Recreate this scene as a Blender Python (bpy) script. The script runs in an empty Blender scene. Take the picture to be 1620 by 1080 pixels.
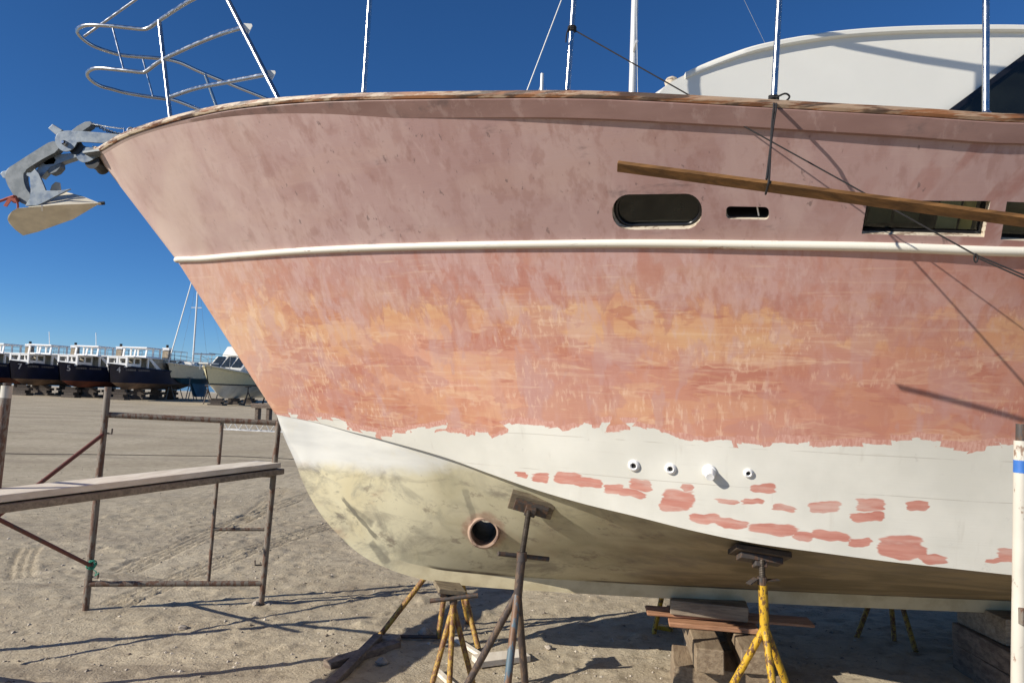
import bpy, bmesh, math, random
import numpy as np
from mathutils import Vector, Matrix
from mathutils.bvhtree import BVHTree

S = bpy.context.scene
C = S.collection
R = math.radians
random.seed(7)

# ---------------------------------------------------------------- camera, sky, sun, exposure
F = 1170.0
EYE = Vector((0, 0, 1.6))
PITCH, ROLL = R(3.9), R(2.2)
cp, sp, cr, sr = math.cos(PITCH), math.sin(PITCH), math.cos(ROLL), math.sin(ROLL)
AX = Vector((cr, -sr * sp, sr * cp))
AY = Vector((-sr, -cr * sp, cr * cp))
AF = Vector((0, cp, sp))
cam = bpy.data.cameras.new('camera')
cam.sensor_width = 36.0
cam.lens = F / 1620 * 36
cam.clip_start = 0.05
cam.clip_end = 20000
camo = bpy.data.objects.new('camera', cam)
C.objects.link(camo)
camo.matrix_world = Matrix(((AX.x, AY.x, -AF.x, EYE.x), (AX.y, AY.y, -AF.y, EYE.y),
                            (AX.z, AY.z, -AF.z, EYE.z), (0, 0, 0, 1)))
S.camera = camo

SUN_AZ, SUN_EL = 245.6, 26.4
W = bpy.data.worlds.new("World")
S.world = W
W.use_nodes = True
wn = W.node_tree
sky = wn.nodes.new('ShaderNodeTexSky')
sky.sky_type = 'NISHITA'
sky.sun_disc = False
sky.sun_elevation = R(SUN_EL)
sky.sun_rotation = R(SUN_AZ)
sky.altitude = 3000
sky.air_density = 1.0
sky.dust_density = 0.0
sky.ozone_density = 8.0
hs = wn.nodes.new('ShaderNodeHueSaturation')
hs.inputs['Saturation'].default_value = 1.08
hs.inputs['Value'].default_value = 1.0
wn.links.new(sky.outputs[0], hs.inputs['Color'])
wn.links.new(hs.outputs[0], wn.nodes['Background'].inputs[0])
wn.nodes['Background'].inputs[1].default_value = 0.09
sl = bpy.data.lights.new('sun', 'SUN')
sl.energy = 4.8
sl.angle = R(0.4)
sl.color = (1.0, 0.93, 0.82)
so = bpy.data.objects.new('sun', sl)
C.objects.link(so)
SD = Vector((math.sin(R(SUN_AZ)) * math.cos(R(SUN_EL)), math.cos(R(SUN_AZ)) * math.cos(R(SUN_EL)), math.sin(R(SUN_EL))))
so.rotation_euler = SD.to_track_quat('Z', 'Y').to_euler()
so.location = SD * 40
S.view_settings.view_transform = 'Standard'
S.view_settings.look = 'None'
S.view_settings.gamma = 1
S.view_settings.exposure = 0.30
S.cycles.max_bounces = 5
S.cycles.diffuse_bounces = 3


# ---------------------------------------------------------------- geometry helpers
def ray(px, py):
    u, v = (px - 810) / F, (540 - py) / F
    return AX * u + AY * v + AF


def P(px, py, Y):
    d = ray(px, py)
    return EYE + d * (Y / d.y)


def G(px, py, z=0.0):
    d = ray(px, py)
    return EYE + d * ((z - EYE.z) / d.z)


def empty(name, loc=(0, 0, 0), rz=0.0):
    o = bpy.data.objects.new(name, None)
    C.objects.link(o)
    o.location = loc
    o.rotation_euler = (0, 0, rz)
    o.empty_display_size = 0.1
    return o


def tag(o, label=None, cat=None, group=None, kind=None):
    if label: o['label'] = label
    if cat: o['category'] = cat
    if group: o['group'] = group
    if kind: o['kind'] = kind
    return o


def thing(name, label, cat, loc=(0, 0, 0), group=None):
    return tag(empty(name, loc), label, cat, group)


def base_of(o):
    """where an unrotated object's origin lies in the world"""
    m = Vector((0, 0, 0))
    while o is not None:
        m = m + Vector(o.location)
        if o.parent is not None: m = m + o.matrix_parent_inverse.translation
        o = o.parent
    return m


def obj(name, bm, mats, parent=None, smooth=None):
    """bm in world coordinates (or local to an unmoved root) -> ONE mesh object"""
    me = bpy.data.meshes.new(name)
    bmesh.ops.recalc_face_normals(bm, faces=bm.faces[:])
    bm.to_mesh(me)
    bm.free()
    if not isinstance(mats, (list, tuple)): mats = [mats]
    for m in mats: me.materials.append(m)
    if smooth:
        me.polygons.foreach_set('use_smooth', [True] * len(me.polygons))
        me.set_sharp_from_angle(angle=R(smooth))
    o = bpy.data.objects.new(name, me)
    C.objects.link(o)
    if parent is not None:
        o.parent = parent
        o.matrix_parent_inverse = Matrix.Translation(-base_of(parent))
    return o


def copy_tree(o, parent=None):
    c = o.copy()
    C.objects.link(c)
    if parent is not None: c.parent = parent
    for ch in list(o.children): copy_tree(ch, c)
    return c


def V(*a): return Vector(a)


def smooth_path(pts, n=4):
    """Catmull-Rom"""
    pts = [Vector(p) for p in pts]
    if len(pts) < 3: return pts
    out = []
    q = [pts[0] * 2 - pts[1]] + pts + [pts[-1] * 2 - pts[-2]]
    for i in range(1, len(q) - 2):
        for k in range(n):
            t = k / n
            a, b, c, d = q[i - 1], q[i], q[i + 1], q[i + 2]
            out.append(0.5 * ((2 * b) + (c - a) * t + (2 * a - 5 * b + 4 * c - d) * t * t + (3 * b - a - 3 * c + d) * t ** 3))
    out.append(pts[-1])
    return out


def tube(bm, pts, r, seg=10, r2=None, cap=True, mi=0):
    pts = [Vector(p) for p in pts]
    n = len(pts)
    rings = []
    up = None
    for i, p in enumerate(pts):
        t = (pts[min(i + 1, n - 1)] - pts[max(i - 1, 0)])
        if t.length < 1e-9: t = Vector((0, 0, 1))
        t.normalize()
        if up is None:
            up = Vector((0, 0, 1)) if abs(t.z) < 0.9 else Vector((1, 0, 0))
        a = t.cross(up)
        if a.length < 1e-6: a = t.cross(Vector((0, 1, 0)))
        a.normalize()
        b = a.cross(t).normalized()
        up = b
        rr = r if r2 is None else r + (r2 - r) * i / max(1, n - 1)
        rings.append([bm.verts.new(p + (a * math.cos(2 * math.pi * k / seg) + b * math.sin(2 * math.pi * k / seg)) * rr) for k in range(seg)])
    for i in range(n - 1):
        for k in range(seg):
            f = bm.faces.new((rings[i][k], rings[i][(k + 1) % seg], rings[i + 1][(k + 1) % seg], rings[i + 1][k]))
            f.material_index = mi
    if cap:
        for rg in (rings[0], rings[-1]):
            f = bm.faces.new(rg)
            f.material_index = mi


def hexa(bm, p, mi=0):
    """8 corners: 0-3 one face loop, 4-7 the opposite"""
    v = [bm.verts.new(q) for q in p]
    for ix in ((0, 1, 2, 3), (7, 6, 5, 4), (0, 4, 5, 1), (1, 5, 6, 2), (2, 6, 7, 3), (3, 7, 4, 0)):
        f = bm.faces.new([v[i] for i in ix])
        f.material_index = mi
    return v


def box(bm, c, s, rot=None, mi=0, bev=0.0, jit=0.0):
    c = Vector(c)
    hx, hy, hz = s[0] / 2, s[1] / 2, s[2] / 2
    pts = [Vector(q) for q in ((-hx, -hy, -hz), (hx, -hy, -hz), (hx, hy, -hz), (-hx, hy, -hz),
                               (-hx, -hy, hz), (hx, -hy, hz), (hx, hy, hz), (-hx, hy, hz))]
    if jit:
        pts = [p + Vector((random.uniform(-jit, jit), random.uniform(-jit, jit), random.uniform(-jit, jit))) for p in pts]
    if rot is not None: pts = [rot @ p for p in pts]
    v = hexa(bm, [c + p for p in pts], mi)
    if bev:
        es = list({e for q in v for e in q.link_edges})
        bmesh.ops.bevel(bm, geom=es, offset=bev, segments=2, affect='EDGES', profile=0.5)


def bar(bm, a, b, w, h, up=V(0, 0, 1), bev=0.0, mi=0):
    """box from a to b, width w (sideways) and height h (along up)"""
    a, b = Vector(a), Vector(b)
    t = (b - a).normalized()
    s = t.cross(up).normalized()
    u = s.cross(t).normalized()
    pts = []
    for e in (a, b):
        pts += [e - s * w / 2 - u * h / 2, e + s * w / 2 - u * h / 2, e + s * w / 2 + u * h / 2, e - s * w / 2 + u * h / 2]
    v = hexa(bm, pts, mi)
    if bev:
        es = list({e for q in v for e in q.link_edges})
        bmesh.ops.bevel(bm, geom=es, offset=bev, segments=2, affect='EDGES', profile=0.5)


def prism(bm, pts, off, mi=0, bev=0.0):
    """closed outline pts extruded by vector off"""
    a = [bm.verts.new(Vector(p)) for p in pts]
    b = [bm.verts.new(Vector(p) + Vector(off)) for p in pts]
    n = len(a)
    fs = [bm.faces.new(a), bm.faces.new(b[::-1])]
    for i in range(n):
        fs.append(bm.faces.new((a[i], a[(i + 1) % n], b[(i + 1) % n], b[i])))
    for f in fs: f.material_index = mi
    if bev:
        es = list({e for q in a + b for e in q.link_edges})
        bmesh.ops.bevel(bm, geom=es, offset=bev, segments=2, affect='EDGES', profile=0.5)
    return fs


def lathe(bm, prof, origin, axis, seg=24, mi=0):
    """prof: (distance along axis, radius)"""
    axis = Vector(axis).normalized()
    a = axis.orthogonal().normalized()
    b = axis.cross(a)
    origin = Vector(origin)
    rings = []
    for (d, r) in prof:
        if r < 1e-6:
            rings.append([bm.verts.new(origin + axis * d)])
        else:
            rings.append([bm.verts.new(origin + axis * d + (a * math.cos(2 * math.pi * k / seg) + b * math.sin(2 * math.pi * k / seg)) * r) for k in range(seg)])
    for i in range(len(rings) - 1):
        p, q = rings[i], rings[i + 1]
        for k in range(seg):
            k2 = (k + 1) % seg
            if len(p) == 1 and len(q) == 1: continue
            if len(p) == 1: f = bm.faces.new((p[0], q[k2], q[k]))
            elif len(q) == 1: f = bm.faces.new((p[k], p[k2], q[0]))
            else: f = bm.faces.new((p[k], p[k2], q[k2], q[k]))
            f.material_index = mi


def B(): return bmesh.new()


def pchip(xs, ys):
    xs, ys = np.array(xs, float), np.array(ys, float)
    h = np.diff(xs)
    d = np.diff(ys) / h
    m = np.zeros(len(xs))
    for i in range(1, len(xs) - 1):
        if d[i - 1] * d[i] > 0:
            w1, w2 = 2 * h[i] + h[i - 1], h[i] + 2 * h[i - 1]
            m[i] = (w1 + w2) / (w1 / d[i - 1] + w2 / d[i])
    m[0], m[-1] = d[0], d[-1]

    def f(x):
        x = min(max(x, xs[0]), xs[-1])
        i = int(min(max(np.searchsorted(xs, x) - 1, 0), len(xs) - 2))
        t = (x - xs[i]) / h[i]
        return ((2 * t ** 3 - 3 * t ** 2 + 1) * ys[i] + (t ** 3 - 2 * t ** 2 + t) * h[i] * m[i]
                + (-2 * t ** 3 + 3 * t ** 2) * ys[i + 1] + (t ** 3 - t ** 2) * h[i] * m[i + 1])
    return f


# ---------------------------------------------------------------- node helpers
class NT:
    def __init__(self, name, rough=0.6, metal=0.0, spec=0.5):
        self.m = bpy.data.materials.new(name)
        self.m.use_nodes = True
        self.t = self.m.node_tree
        self.b = self.t.nodes['Principled BSDF']
        self.b.inputs['Roughness'].default_value = rough
        self.b.inputs['Metallic'].default_value = metal
        self.b.inputs['Specular IOR Level'].default_value = spec
        self.tc = self.t.nodes.new('ShaderNodeTexCoord')
        self.o = self.tc.outputs['Object']

    def n(self, typ): return self.t.nodes.new(typ)

    def set(self, sock, v):
        if isinstance(v, (int, float)):
            try: sock.default_value = v
            except Exception: sock.default_value = (v, v, v)
        elif isinstance(v, (tuple, list)):
            sock.default_value = (*v, 1.0) if len(v) == 3 and sock.type == 'RGBA' else v
        else: self.t.links.new(v, sock)

    def scale(self, s, vec=None, loc=(0, 0, 0)):
        q = self.n('ShaderNodeVectorMath')
        q.operation = 'MULTIPLY_ADD'
        self.set(q.inputs[0], vec or self.o)
        q.inputs[1].default_value = s
        q.inputs[2].default_value = loc
        return q.outputs[0]

    def vm(self, op, a, b=None):
        q = self.n('ShaderNodeVectorMath')
        q.operation = op
        self.set(q.inputs[0], a)
        if b is not None: self.set(q.inputs[1], b)
        return q.outputs['Value'] if op in ('LENGTH', 'DOT_PRODUCT') else q.outputs[0]

    def noise(self, s=1.0, vec=None, detail=4, rough=0.55, dist=0.0, col=False, loc=(0, 0, 0)):
        q = self.n('ShaderNodeTexNoise')
        if isinstance(s, (tuple, list)):
            self.set(q.inputs['Vector'], self.scale(s, vec, loc))
            q.inputs['Scale'].default_value = 1.0
        else:
            self.set(q.inputs['Vector'], vec or self.o)
            q.inputs['Scale'].default_value = s
        q.inputs['Detail'].default_value = detail
        q.inputs['Roughness'].default_value = rough
        q.inputs['Distortion'].default_value = dist
        return q.outputs['Color' if col else 'Fac']

    def vor(self, s, vec=None, out='Color', feat='F1'):
        q = self.n('ShaderNodeTexVoronoi')
        q.feature = feat
        self.set(q.inputs['Vector'], self.scale(s, vec) if isinstance(s, (tuple, list)) else (vec or self.o))
        q.inputs['Scale'].default_value = 1.0 if isinstance(s, (tuple, list)) else s
        return q.outputs[out]

    def ss(self, v, a, b, lo=0.0, hi=1.0):
        q = self.n('ShaderNodeMapRange')
        q.interpolation_type = 'SMOOTHSTEP'
        self.set(q.inputs['Value'], v)
        q.inputs['From Min'].default_value = a
        q.inputs['From Max'].default_value = b
        q.inputs['To Min'].default_value = lo
        q.inputs['To Max'].default_value = hi
        return q.outputs[0]

    def ma(self, op, a, b=0.0, c=None):
        q = self.n('ShaderNodeMath')
        q.operation = op
        self.set(q.inputs[0], a)
        self.set(q.inputs[1], b)
        if c is not None: self.set(q.inputs[2], c)
        return q.outputs[0]

    def mix(self, f, a, b, mode='MIX'):
        q = self.n('ShaderNodeMix')
        q.data_type = 'RGBA'
        q.blend_type = mode
        self.set(q.inputs[0], f)
        self.set(q.inputs[6], a)
        self.set(q.inputs[7], b)
        return q.outputs[2]

    def sep(self, v=None):
        q = self.n('ShaderNodeSeparateXYZ')
        self.set(q.inputs[0], v or self.o)
        return q.outputs

    def curve(self, v, pts, lo, hi, ylo, yhi):
        """piecewise curve y(x) with points in real units"""
        a = self.n('ShaderNodeMapRange')
        self.set(a.inputs['Value'], v)
        a.inputs['From Min'].default_value = lo
        a.inputs['From Max'].default_value = hi
        q = self.n('ShaderNodeFloatCurve')
        self.set(q.inputs['Value'], a.outputs[0])
        cv = q.mapping.curves[0]
        pp = [((x - lo) / (hi - lo), (y - ylo) / (yhi - ylo)) for x, y in pts]
        cv.points[0].location = pp[0]
        cv.points[1].location = pp[-1]
        for x, y in pp[1:-1]: cv.points.new(x, y)
        for p in cv.points: p.handle_type = 'VECTOR'
        q.mapping.update()
        return self.ma('MULTIPLY_ADD', q.outputs[0], yhi - ylo, ylo)

    def color(self, c): self.set(self.b.inputs['Base Color'], c)
    def roughness(self, c): self.set(self.b.inputs['Roughness'], c)

    def bump(self, h, strength=0.3, dist=0.01):
        q = self.n('ShaderNodeBump')
        q.inputs['Strength'].default_value = strength
        q.inputs['Distance'].default_value = dist
        self.set(q.inputs['Height'], h)
        self.t.links.new(q.outputs[0], self.b.inputs['Normal'])


def plain(name, c, rough=0.6, metal=0.0, var=0.25, s=6.0, bump=0.0, spec=0.5):
    k = NT(name, rough, metal, spec)
    n = k.noise(s, detail=5, rough=0.6)
    k.color(k.mix(k.ss(n, 0.3, 0.7), tuple(x * (1 - var) for x in c), tuple(min(1, x * (1 + var * 0.6)) for x in c)))
    if bump: k.bump(k.noise(s * 8, detail=4), 0.4, bump)
    return k.m


def worn(name, paint, under, amount=0.5, s=14.0, rough=0.5, stretch=(1, 1, 0.35), metal=0.0):
    """chipped paint over rust or bare stuff"""
    k = NT(name, rough, metal)
    n = k.noise(tuple(s * q for q in stretch), detail=6, rough=0.65)
    n2 = k.noise(tuple(s * 3 * q for q in stretch), detail=4, rough=0.6)
    m = k.ss(k.ma('MULTIPLY_ADD', n2, 0.35, n), amount + 0.16, amount + 0.24)
    u = k.mix(n2, tuple(x * 0.5 for x in under), tuple(x * 1.3 for x in under))
    p = k.mix(k.noise(s * 0.4, detail=3), tuple(x * 0.75 for x in paint), tuple(min(1, x * 1.1) for x in paint))
    k.color(k.mix(m, u, p))
    k.bump(m, 0.25, 0.002)
    return k.m


def wood(name, c1, c2, axis=(1, 14, 14), rough=0.75, bump=0.004):
    k = NT(name, rough)
    g = k.noise(tuple(q * 2.2 for q in axis), detail=6, rough=0.65, dist=0.6)
    g2 = k.noise(tuple(q * 9 for q in axis), detail=3, rough=0.6)
    blot = k.noise(2.3, detail=4)
    c = k.mix(k.ss(g, 0.32, 0.68), c1, c2)
    c = k.mix(k.ss(g2, 0.55, 0.72, 0, 0.45), c, tuple(x * 0.4 for x in c1))
    c = k.mix(k.ss(blot, 0.5, 0.75, 0, 0.5), c, tuple(x * 0.55 for x in c1))
    k.color(c)
    k.bump(k.ma('ADD', g, g2), 0.5, bump)
    return k.m


# ---------------------------------------------------------------- plain materials
M = {}
k = NT('stainless', 0.16, 1.0)
k.color((0.5, 0.51, 0.52)); k.roughness(k.ss(k.noise(30, detail=4), 0.3, 0.7, 0.2, 0.36)); M['steel'] = k.m
k = NT('galvanised', 0.45, 0.5)
k.color(k.mix(k.vor(45.0), (0.19, 0.22, 0.245), (0.26, 0.29, 0.315)))
k.color(k.mix(k.ss(k.noise(16, detail=6, rough=0.7, loc=(1, 1, 1)), 0.62, 0.70, 0, 0.5), k.mix(k.vor(60.0), (0.20, 0.23, 0.255), (0.25, 0.28, 0.305)), (0.17, 0.105, 0.065)))
k.roughness(k.ss(k.noise(20), 0.3, 0.7, 0.32, 0.55)); M['galv'] = k.m
k = NT('galvanised_dull', 0.6, 0.45)
g = k.noise(22, detail=5)
k.color(k.mix(k.ss(g, 0.35, 0.65), (0.13, 0.148, 0.16), (0.19, 0.208, 0.22))); M['galv2'] = k.m
M['anchor_paint'] = plain('anchor_paint', (0.66, 0.61, 0.49), 0.55, var=0.15, s=12)
M['black'] = plain('black_rubber', (0.018, 0.018, 0.018), 0.5)
M['blackgloss'] = plain('black_gasket', (0.012, 0.012, 0.014), 0.22)
M['white'] = plain('white_gelcoat', (0.80, 0.78, 0.70), 0.35, var=0.05, s=1.5)
M['whitefit'] = plain('white_plastic', (0.8, 0.8, 0.78), 0.4, var=0.05)
M['hole'] = plain('bore_shade', (0.012, 0.011, 0.01), 0.8)
M['cut'] = worn('cut_laminate', (0.62, 0.54, 0.42), (0.28, 0.2, 0.14), 0.44, 22, 0.8, (1, 1, 3))
M['inner'] = plain('cabin_lining', (0.035, 0.033, 0.03), 0.8)
M['tunnel'] = plain('tunnel_wall', (0.10, 0.085, 0.07), 0.7, var=0.4, s=10)
M['ring'] = worn('bare_ring_laminate', (0.42, 0.29, 0.21), (0.2, 0.12, 0.09), 0.45, 12, 0.7, (1, 1, 1))
M['rust'] = worn('rusty_steel', (0.065, 0.055, 0.05), (0.12, 0.07, 0.045), 0.45, 40, 0.6)
M['rustpipe'] = worn('weathered_scaffold_pipe', (0.21, 0.18, 0.145), (0.15, 0.08, 0.05), 0.46, 26, 0.6, (1.5, 1.5, 0.5))
M['redbrace'] = worn('red_brace_paint', (0.17, 0.055, 0.04), (0.11, 0.07, 0.055), 0.4, 12, 0.6)
M['yellow'] = worn('yellow_stand_paint', (0.62, 0.37, 0.02), (0.16, 0.08, 0.03), 0.44, 55, 0.5, (1, 1, 0.45))
M['yellowold'] = worn('old_yellow_stand_paint', (0.46, 0.28, 0.05), (0.22, 0.10, 0.04), 0.47, 50, 0.6, (1, 1, 0.45))
M['brownstand'] = worn('brown_stand_paint', (0.066, 0.05, 0.045), (0.15, 0.10, 0.065), 0.46, 40, 0.5, (1, 1, 0.4))
M['bluepaint'] = worn('blue_leg_paint', (0.10, 0.15, 0.18), (0.2, 0.11, 0.06), 0.5, 16, 0.5, (1, 1, 0.4))
M['thread'] = plain('greasy_thread', (0.085, 0.07, 0.055), 0.5, 0.5, var=0.4, s=30)
M['whitepost'] = worn('white_post_paint', (0.60, 0.565, 0.48), (0.3, 0.2, 0.14), 0.34, 26, 0.6, (1, 1, 0.6))
M['bluetape'] = plain('blue_tape', (0.04, 0.16, 0.5), 0.5)
M['twine'] = plain('green_twine', (0.04, 0.30, 0.20), 0.8)
M['redstrap'] = plain('red_strap', (0.30, 0.07, 0.045), 0.85)
M['rope'] = plain('dark_rope', (0.022, 0.02, 0.02), 0.9, s=60)
k = NT('scaffold_plank_wood', 0.75)
g = k.noise((16, 2.4, 30), detail=6, rough=0.65, dist=0.5)
c = k.mix(k.ss(g, 0.3, 0.7), (0.66, 0.58, 0.46), (0.84, 0.77, 0.64))
c = k.mix(k.ss(k.noise(5, detail=5, rough=0.65), 0.58, 0.72, 0, 0.5), c, (0.42, 0.35, 0.27))
k.color(c); k.bump(g, 0.4, 0.003); M['plank'] = k.m
M['lumber'] = wood('brown_lumber', (0.11, 0.050, 0.012), (0.25, 0.12, 0.035), (1.2, 16, 18), 0.6)
M['beam'] = wood('weathered_beam_wood', (0.19, 0.15, 0.11), (0.36, 0.30, 0.22), (2, 14, 18))
M['beamend'] = wood('keel_timber_wood', (0.19, 0.135, 0.085), (0.32, 0.245, 0.16), (14, 2, 18))
M['debris'] = wood('debris_wood', (0.12, 0.085, 0.06), (0.26, 0.20, 0.15), (6, 6, 14))
M['shadeblock'] = wood('shade_darkened_block_wood', (0.05, 0.038, 0.03), (0.11, 0.085, 0.065), (6, 6, 14))  # darker copy of the debris wood, shade under the hulls put into its colour
M['redwood'] = wood('reddish_board_wood', (0.30, 0.14, 0.07), (0.48, 0.26, 0.15), (2, 14, 18))
M['pad'] = wood('stand_pad_wood', (0.13, 0.10, 0.065), (0.25, 0.20, 0.13), (3, 14, 18))
M['paddark'] = wood('dark_pad_wood', (0.05, 0.035, 0.025), (0.09, 0.065, 0.045), (3, 14, 18))
M['rock'] = plain('pale_stone', (0.38, 0.33, 0.27), 0.9, var=0.3, s=20, bump=0.004)
# cap rail: varnished wood with peeling edge
k = NT('cap_rail_wood', 0.45)
g = k.noise((1.2, 16, 30), detail=5, rough=0.65)
c = k.mix(k.ss(g, 0.35, 0.65), (0.12, 0.048, 0.02), (0.27, 0.115, 0.045))
pe = k.ss(k.noise((4, 9, 42), detail=6, rough=0.7), 0.46, 0.53)
xx = k.sep()[0]
bowp = k.ss(xx, -2.3, 0.6, 1.0, 0.45)
c = k.mix(k.ma('MULTIPLY', pe, bowp), c, (0.52, 0.42, 0.30))
c = k.mix(k.ss(k.noise((5, 5, 35), detail=5, loc=(3, 1, 7)), 0.52, 0.60, 0, 0.85), c, (0.05, 0.03, 0.02))
k.color(c); k.bump(pe, 0.3, 0.002); M['cap'] = k.m
# rub rail: chipped white paint
k = NT('rub_rail_paint', 0.45)
ch = k.ss(k.noise((2.2, 8, 40), detail=6, rough=0.7), 0.60, 0.65)
c = k.mix(k.noise(3, detail=3), (0.70, 0.66, 0.55), (0.80, 0.77, 0.68))
c = k.mix(ch, c, (0.30, 0.16, 0.09)); k.color(c); M['rub'] = k.m


def glass(name, tint, mixf=0.5, rough=0.03):
    m = bpy.data.materials.new(name)
    m.use_nodes = True
    t = m.node_tree
    t.nodes.remove(t.nodes['Principled BSDF'])
    tr = t.nodes.new('ShaderNodeBsdfTransparent'); tr.inputs[0].default_value = (*tint, 1)
    gl = t.nodes.new('ShaderNodeBsdfGlossy'); gl.inputs[1].default_value = rough
    fr = t.nodes.new('ShaderNodeFresnel'); fr.inputs[0].default_value = 1.5
    mx = t.nodes.new('ShaderNodeMixShader')
    t.links.new(fr.outputs[0], mx.inputs[0]); t.links.new(tr.outputs[0], mx.inputs[1]); t.links.new(gl.outputs[0], mx.inputs[2])
    t.links.new(mx.outputs[0], t.nodes['Material Output'].inputs[0])
    return m


M['glass'] = glass('window_glass', (0.75, 0.8, 0.74))
M['darkglass'] = plain('dark_acrylic', (0.012, 0.014, 0.011), 0.06, var=0.3, s=8)

# ---------------------------------------------------------------- the ground and the sea
def vnoise(x, y, seed, cell):
    rng = np.random.RandomState(seed)
    t = rng.rand(256, 256)
    u, v = x / cell, y / cell
    i, j = np.floor(u).astype(int), np.floor(v).astype(int)
    a, b = u - i, v - j
    a, b = a * a * (3 - 2 * a), b * b * (3 - 2 * b)
    q = lambda p, r: t[p % 256, r % 256]
    return (q(i, j) * (1 - a) + q(i + 1, j) * a) * (1 - b) + (q(i, j + 1) * (1 - a) + q(i + 1, j + 1) * a) * b


def spread(lo, hi, fine, a, b, g=1.12):
    xs = list(np.arange(a, b, fine))
    st, x = fine, xs[-1]
    while x < hi:
        st *= g; x += st; xs.append(min(x, hi))
    st, x = fine, xs[0]
    pre = []
    while x > lo:
        st *= g; x -= st; pre.append(max(x, lo))
    return np.array(pre[::-1] + xs)


gx = spread(-260, 260, 0.024, -4.6, 3.2)
gy = spread(-40, 92, 0.024, 3.3, 9.2, 1.07)
XX, YY = np.meshgrid(gx, gy, indexing='ij')
near = np.clip((16 - np.hypot(XX, YY - 4)) / 9, 0, 1)
H = (vnoise(XX, YY, 1, 0.9) - .5) * 0.014 + (vnoise(XX, YY, 2, 0.31) - .5) * 0.010 + (vnoise(XX, YY, 3, 0.11) - .5) * 0.010
bb = vnoise(XX, YY, 4, 0.052); H += np.where(bb > .72, (bb - .72) * 0.055, 0)
bb = vnoise(XX + 3, YY, 5, 0.085); H -= np.where(bb > .75, (bb - .75) * 0.055, 0)
bb = vnoise(XX - 5, YY, 8, 0.17); H += np.where(bb > .8, (bb - .8) * 0.085, 0)


def track(p0, p1, bend, wid, lines):
    """tyre marks: parallel grooves along a bent line"""
    global H
    p0, p1 = np.array(p0), np.array(p1)
    L = np.linalg.norm(p1 - p0); d = (p1 - p0) / L; n = np.array([-d[1], d[0]])
    s = (XX - p0[0]) * d[0] + (YY - p0[1]) * d[1]
    t = (XX - p0[0]) * n[0] + (YY - p0[1]) * n[1] - bend * 4 * (s / L) * (1 - s / L)
    m = (s > 0) & (s < L) & (np.abs(t) < wid)
    H = H + np.where(m, -0.008 + 0.011 * np.sin(t / wid * math.pi * lines), 0)


for a, b, be, w, l in (((441, 770), (360, 835), .1, .13, 4), ((200, 905), (620, 745), .25, .14, 4), ((180, 960), (640, 800), .2, .13, 4),
                       ((30, 915), (45, 865), .02, .10, 3), ((0, 760), (400, 700), .3, .2, 4)):
    g0, g1 = G(*a), G(*b)
    track((g0.x, g0.y), (g1.x, g1.y), be, w, l)
H = H * near * 0.85
# keep it flat under the feet that stand on it: fade nothing, only clamp deep holes
H = np.clip(H, -0.03, 0.035)
nx_, ny_ = len(gx), len(gy)
co = np.stack([XX, YY, H], -1).reshape(-1, 3)
idx = np.arange(nx_ * ny_).reshape(nx_, ny_)
quads = np.stack([idx[:-1, :-1], idx[1:, :-1], idx[1:, 1:], idx[:-1, 1:]], -1).reshape(-1, 4)
me = bpy.data.meshes.new('ground')
me.vertices.add(len(co)); me.vertices.foreach_set('co', co.ravel())
me.loops.add(quads.size); me.loops.foreach_set('vertex_index', quads.ravel())
me.polygons.add(len(quads)); me.polygons.foreach_set('loop_start', np.arange(0, quads.size, 4))
me.polygons.foreach_set('use_smooth', np.ones(len(quads), bool))
me.update(calc_edges=True)
k = NT('sandy_ground', 0.95, spec=0.2)
n1 = k.noise(0.55, detail=6, rough=0.6)
n2 = k.noise(7.0, detail=6, rough=0.65)
n3 = k.noise(60.0, detail=4, rough=0.7)
n4 = k.noise((0.12, 0.9, 1), detail=6, rough=0.6)
c = k.mix(k.ss(n1, 0.3, 0.7), (0.43, 0.36, 0.25), (0.55, 0.472, 0.338))
c = k.mix(k.ss(n2, 0.42, 0.7, 0, 0.6), c, (0.29, 0.235, 0.165))
c = k.mix(k.ss(n4, 0.5, 0.72, 0, 0.55), c, (0.31, 0.26, 0.195))
n5 = k.noise((9, 16, 9), detail=6, rough=0.7, dist=0.4, loc=(3, 1, 0))
c = k.mix(k.ss(n5, 0.54, 0.66, 0, 0.55), c, (0.235, 0.19, 0.135))
c = k.mix(k.ss(k.noise(28, detail=5, rough=0.7), 0.60, 0.70, 0, 0.6), c, (0.60, 0.54, 0.44))
n6 = k.noise((0.35, 1.6, 1), detail=5, rough=0.6, loc=(8, 3, 0))
c = k.mix(k.ss(n6, 0.60, 0.66, 0, 0.45), c, (0.22, 0.18, 0.135))
c = k.mix(k.ss(n3, 0.30, 0.42, 0.6, 0), c, (0.15, 0.12, 0.09))
c = k.mix(k.ss(n3, 0.64, 0.72, 0, 0.6), c, (0.55, 0.50, 0.42))
k.color(c)
k.bump(k.ma('MULTIPLY_ADD', n3, 0.7, k.noise(22, detail=5, rough=0.7)), 0.8, 0.013)
M['ground'] = k.m
me.materials.append(k.m)
go = bpy.data.objects.new('ground', me); C.objects.link(go)
tag(go, 'bare sandy boatyard ground with tyre tracks and pebbles', 'ground', kind='structure')


def ground_z(x, y):
    i = int(np.clip(np.searchsorted(gx, x), 0, nx_ - 1)); j = int(np.clip(np.searchsorted(gy, y), 0, ny_ - 1))
    return float(H[i, j])


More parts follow.
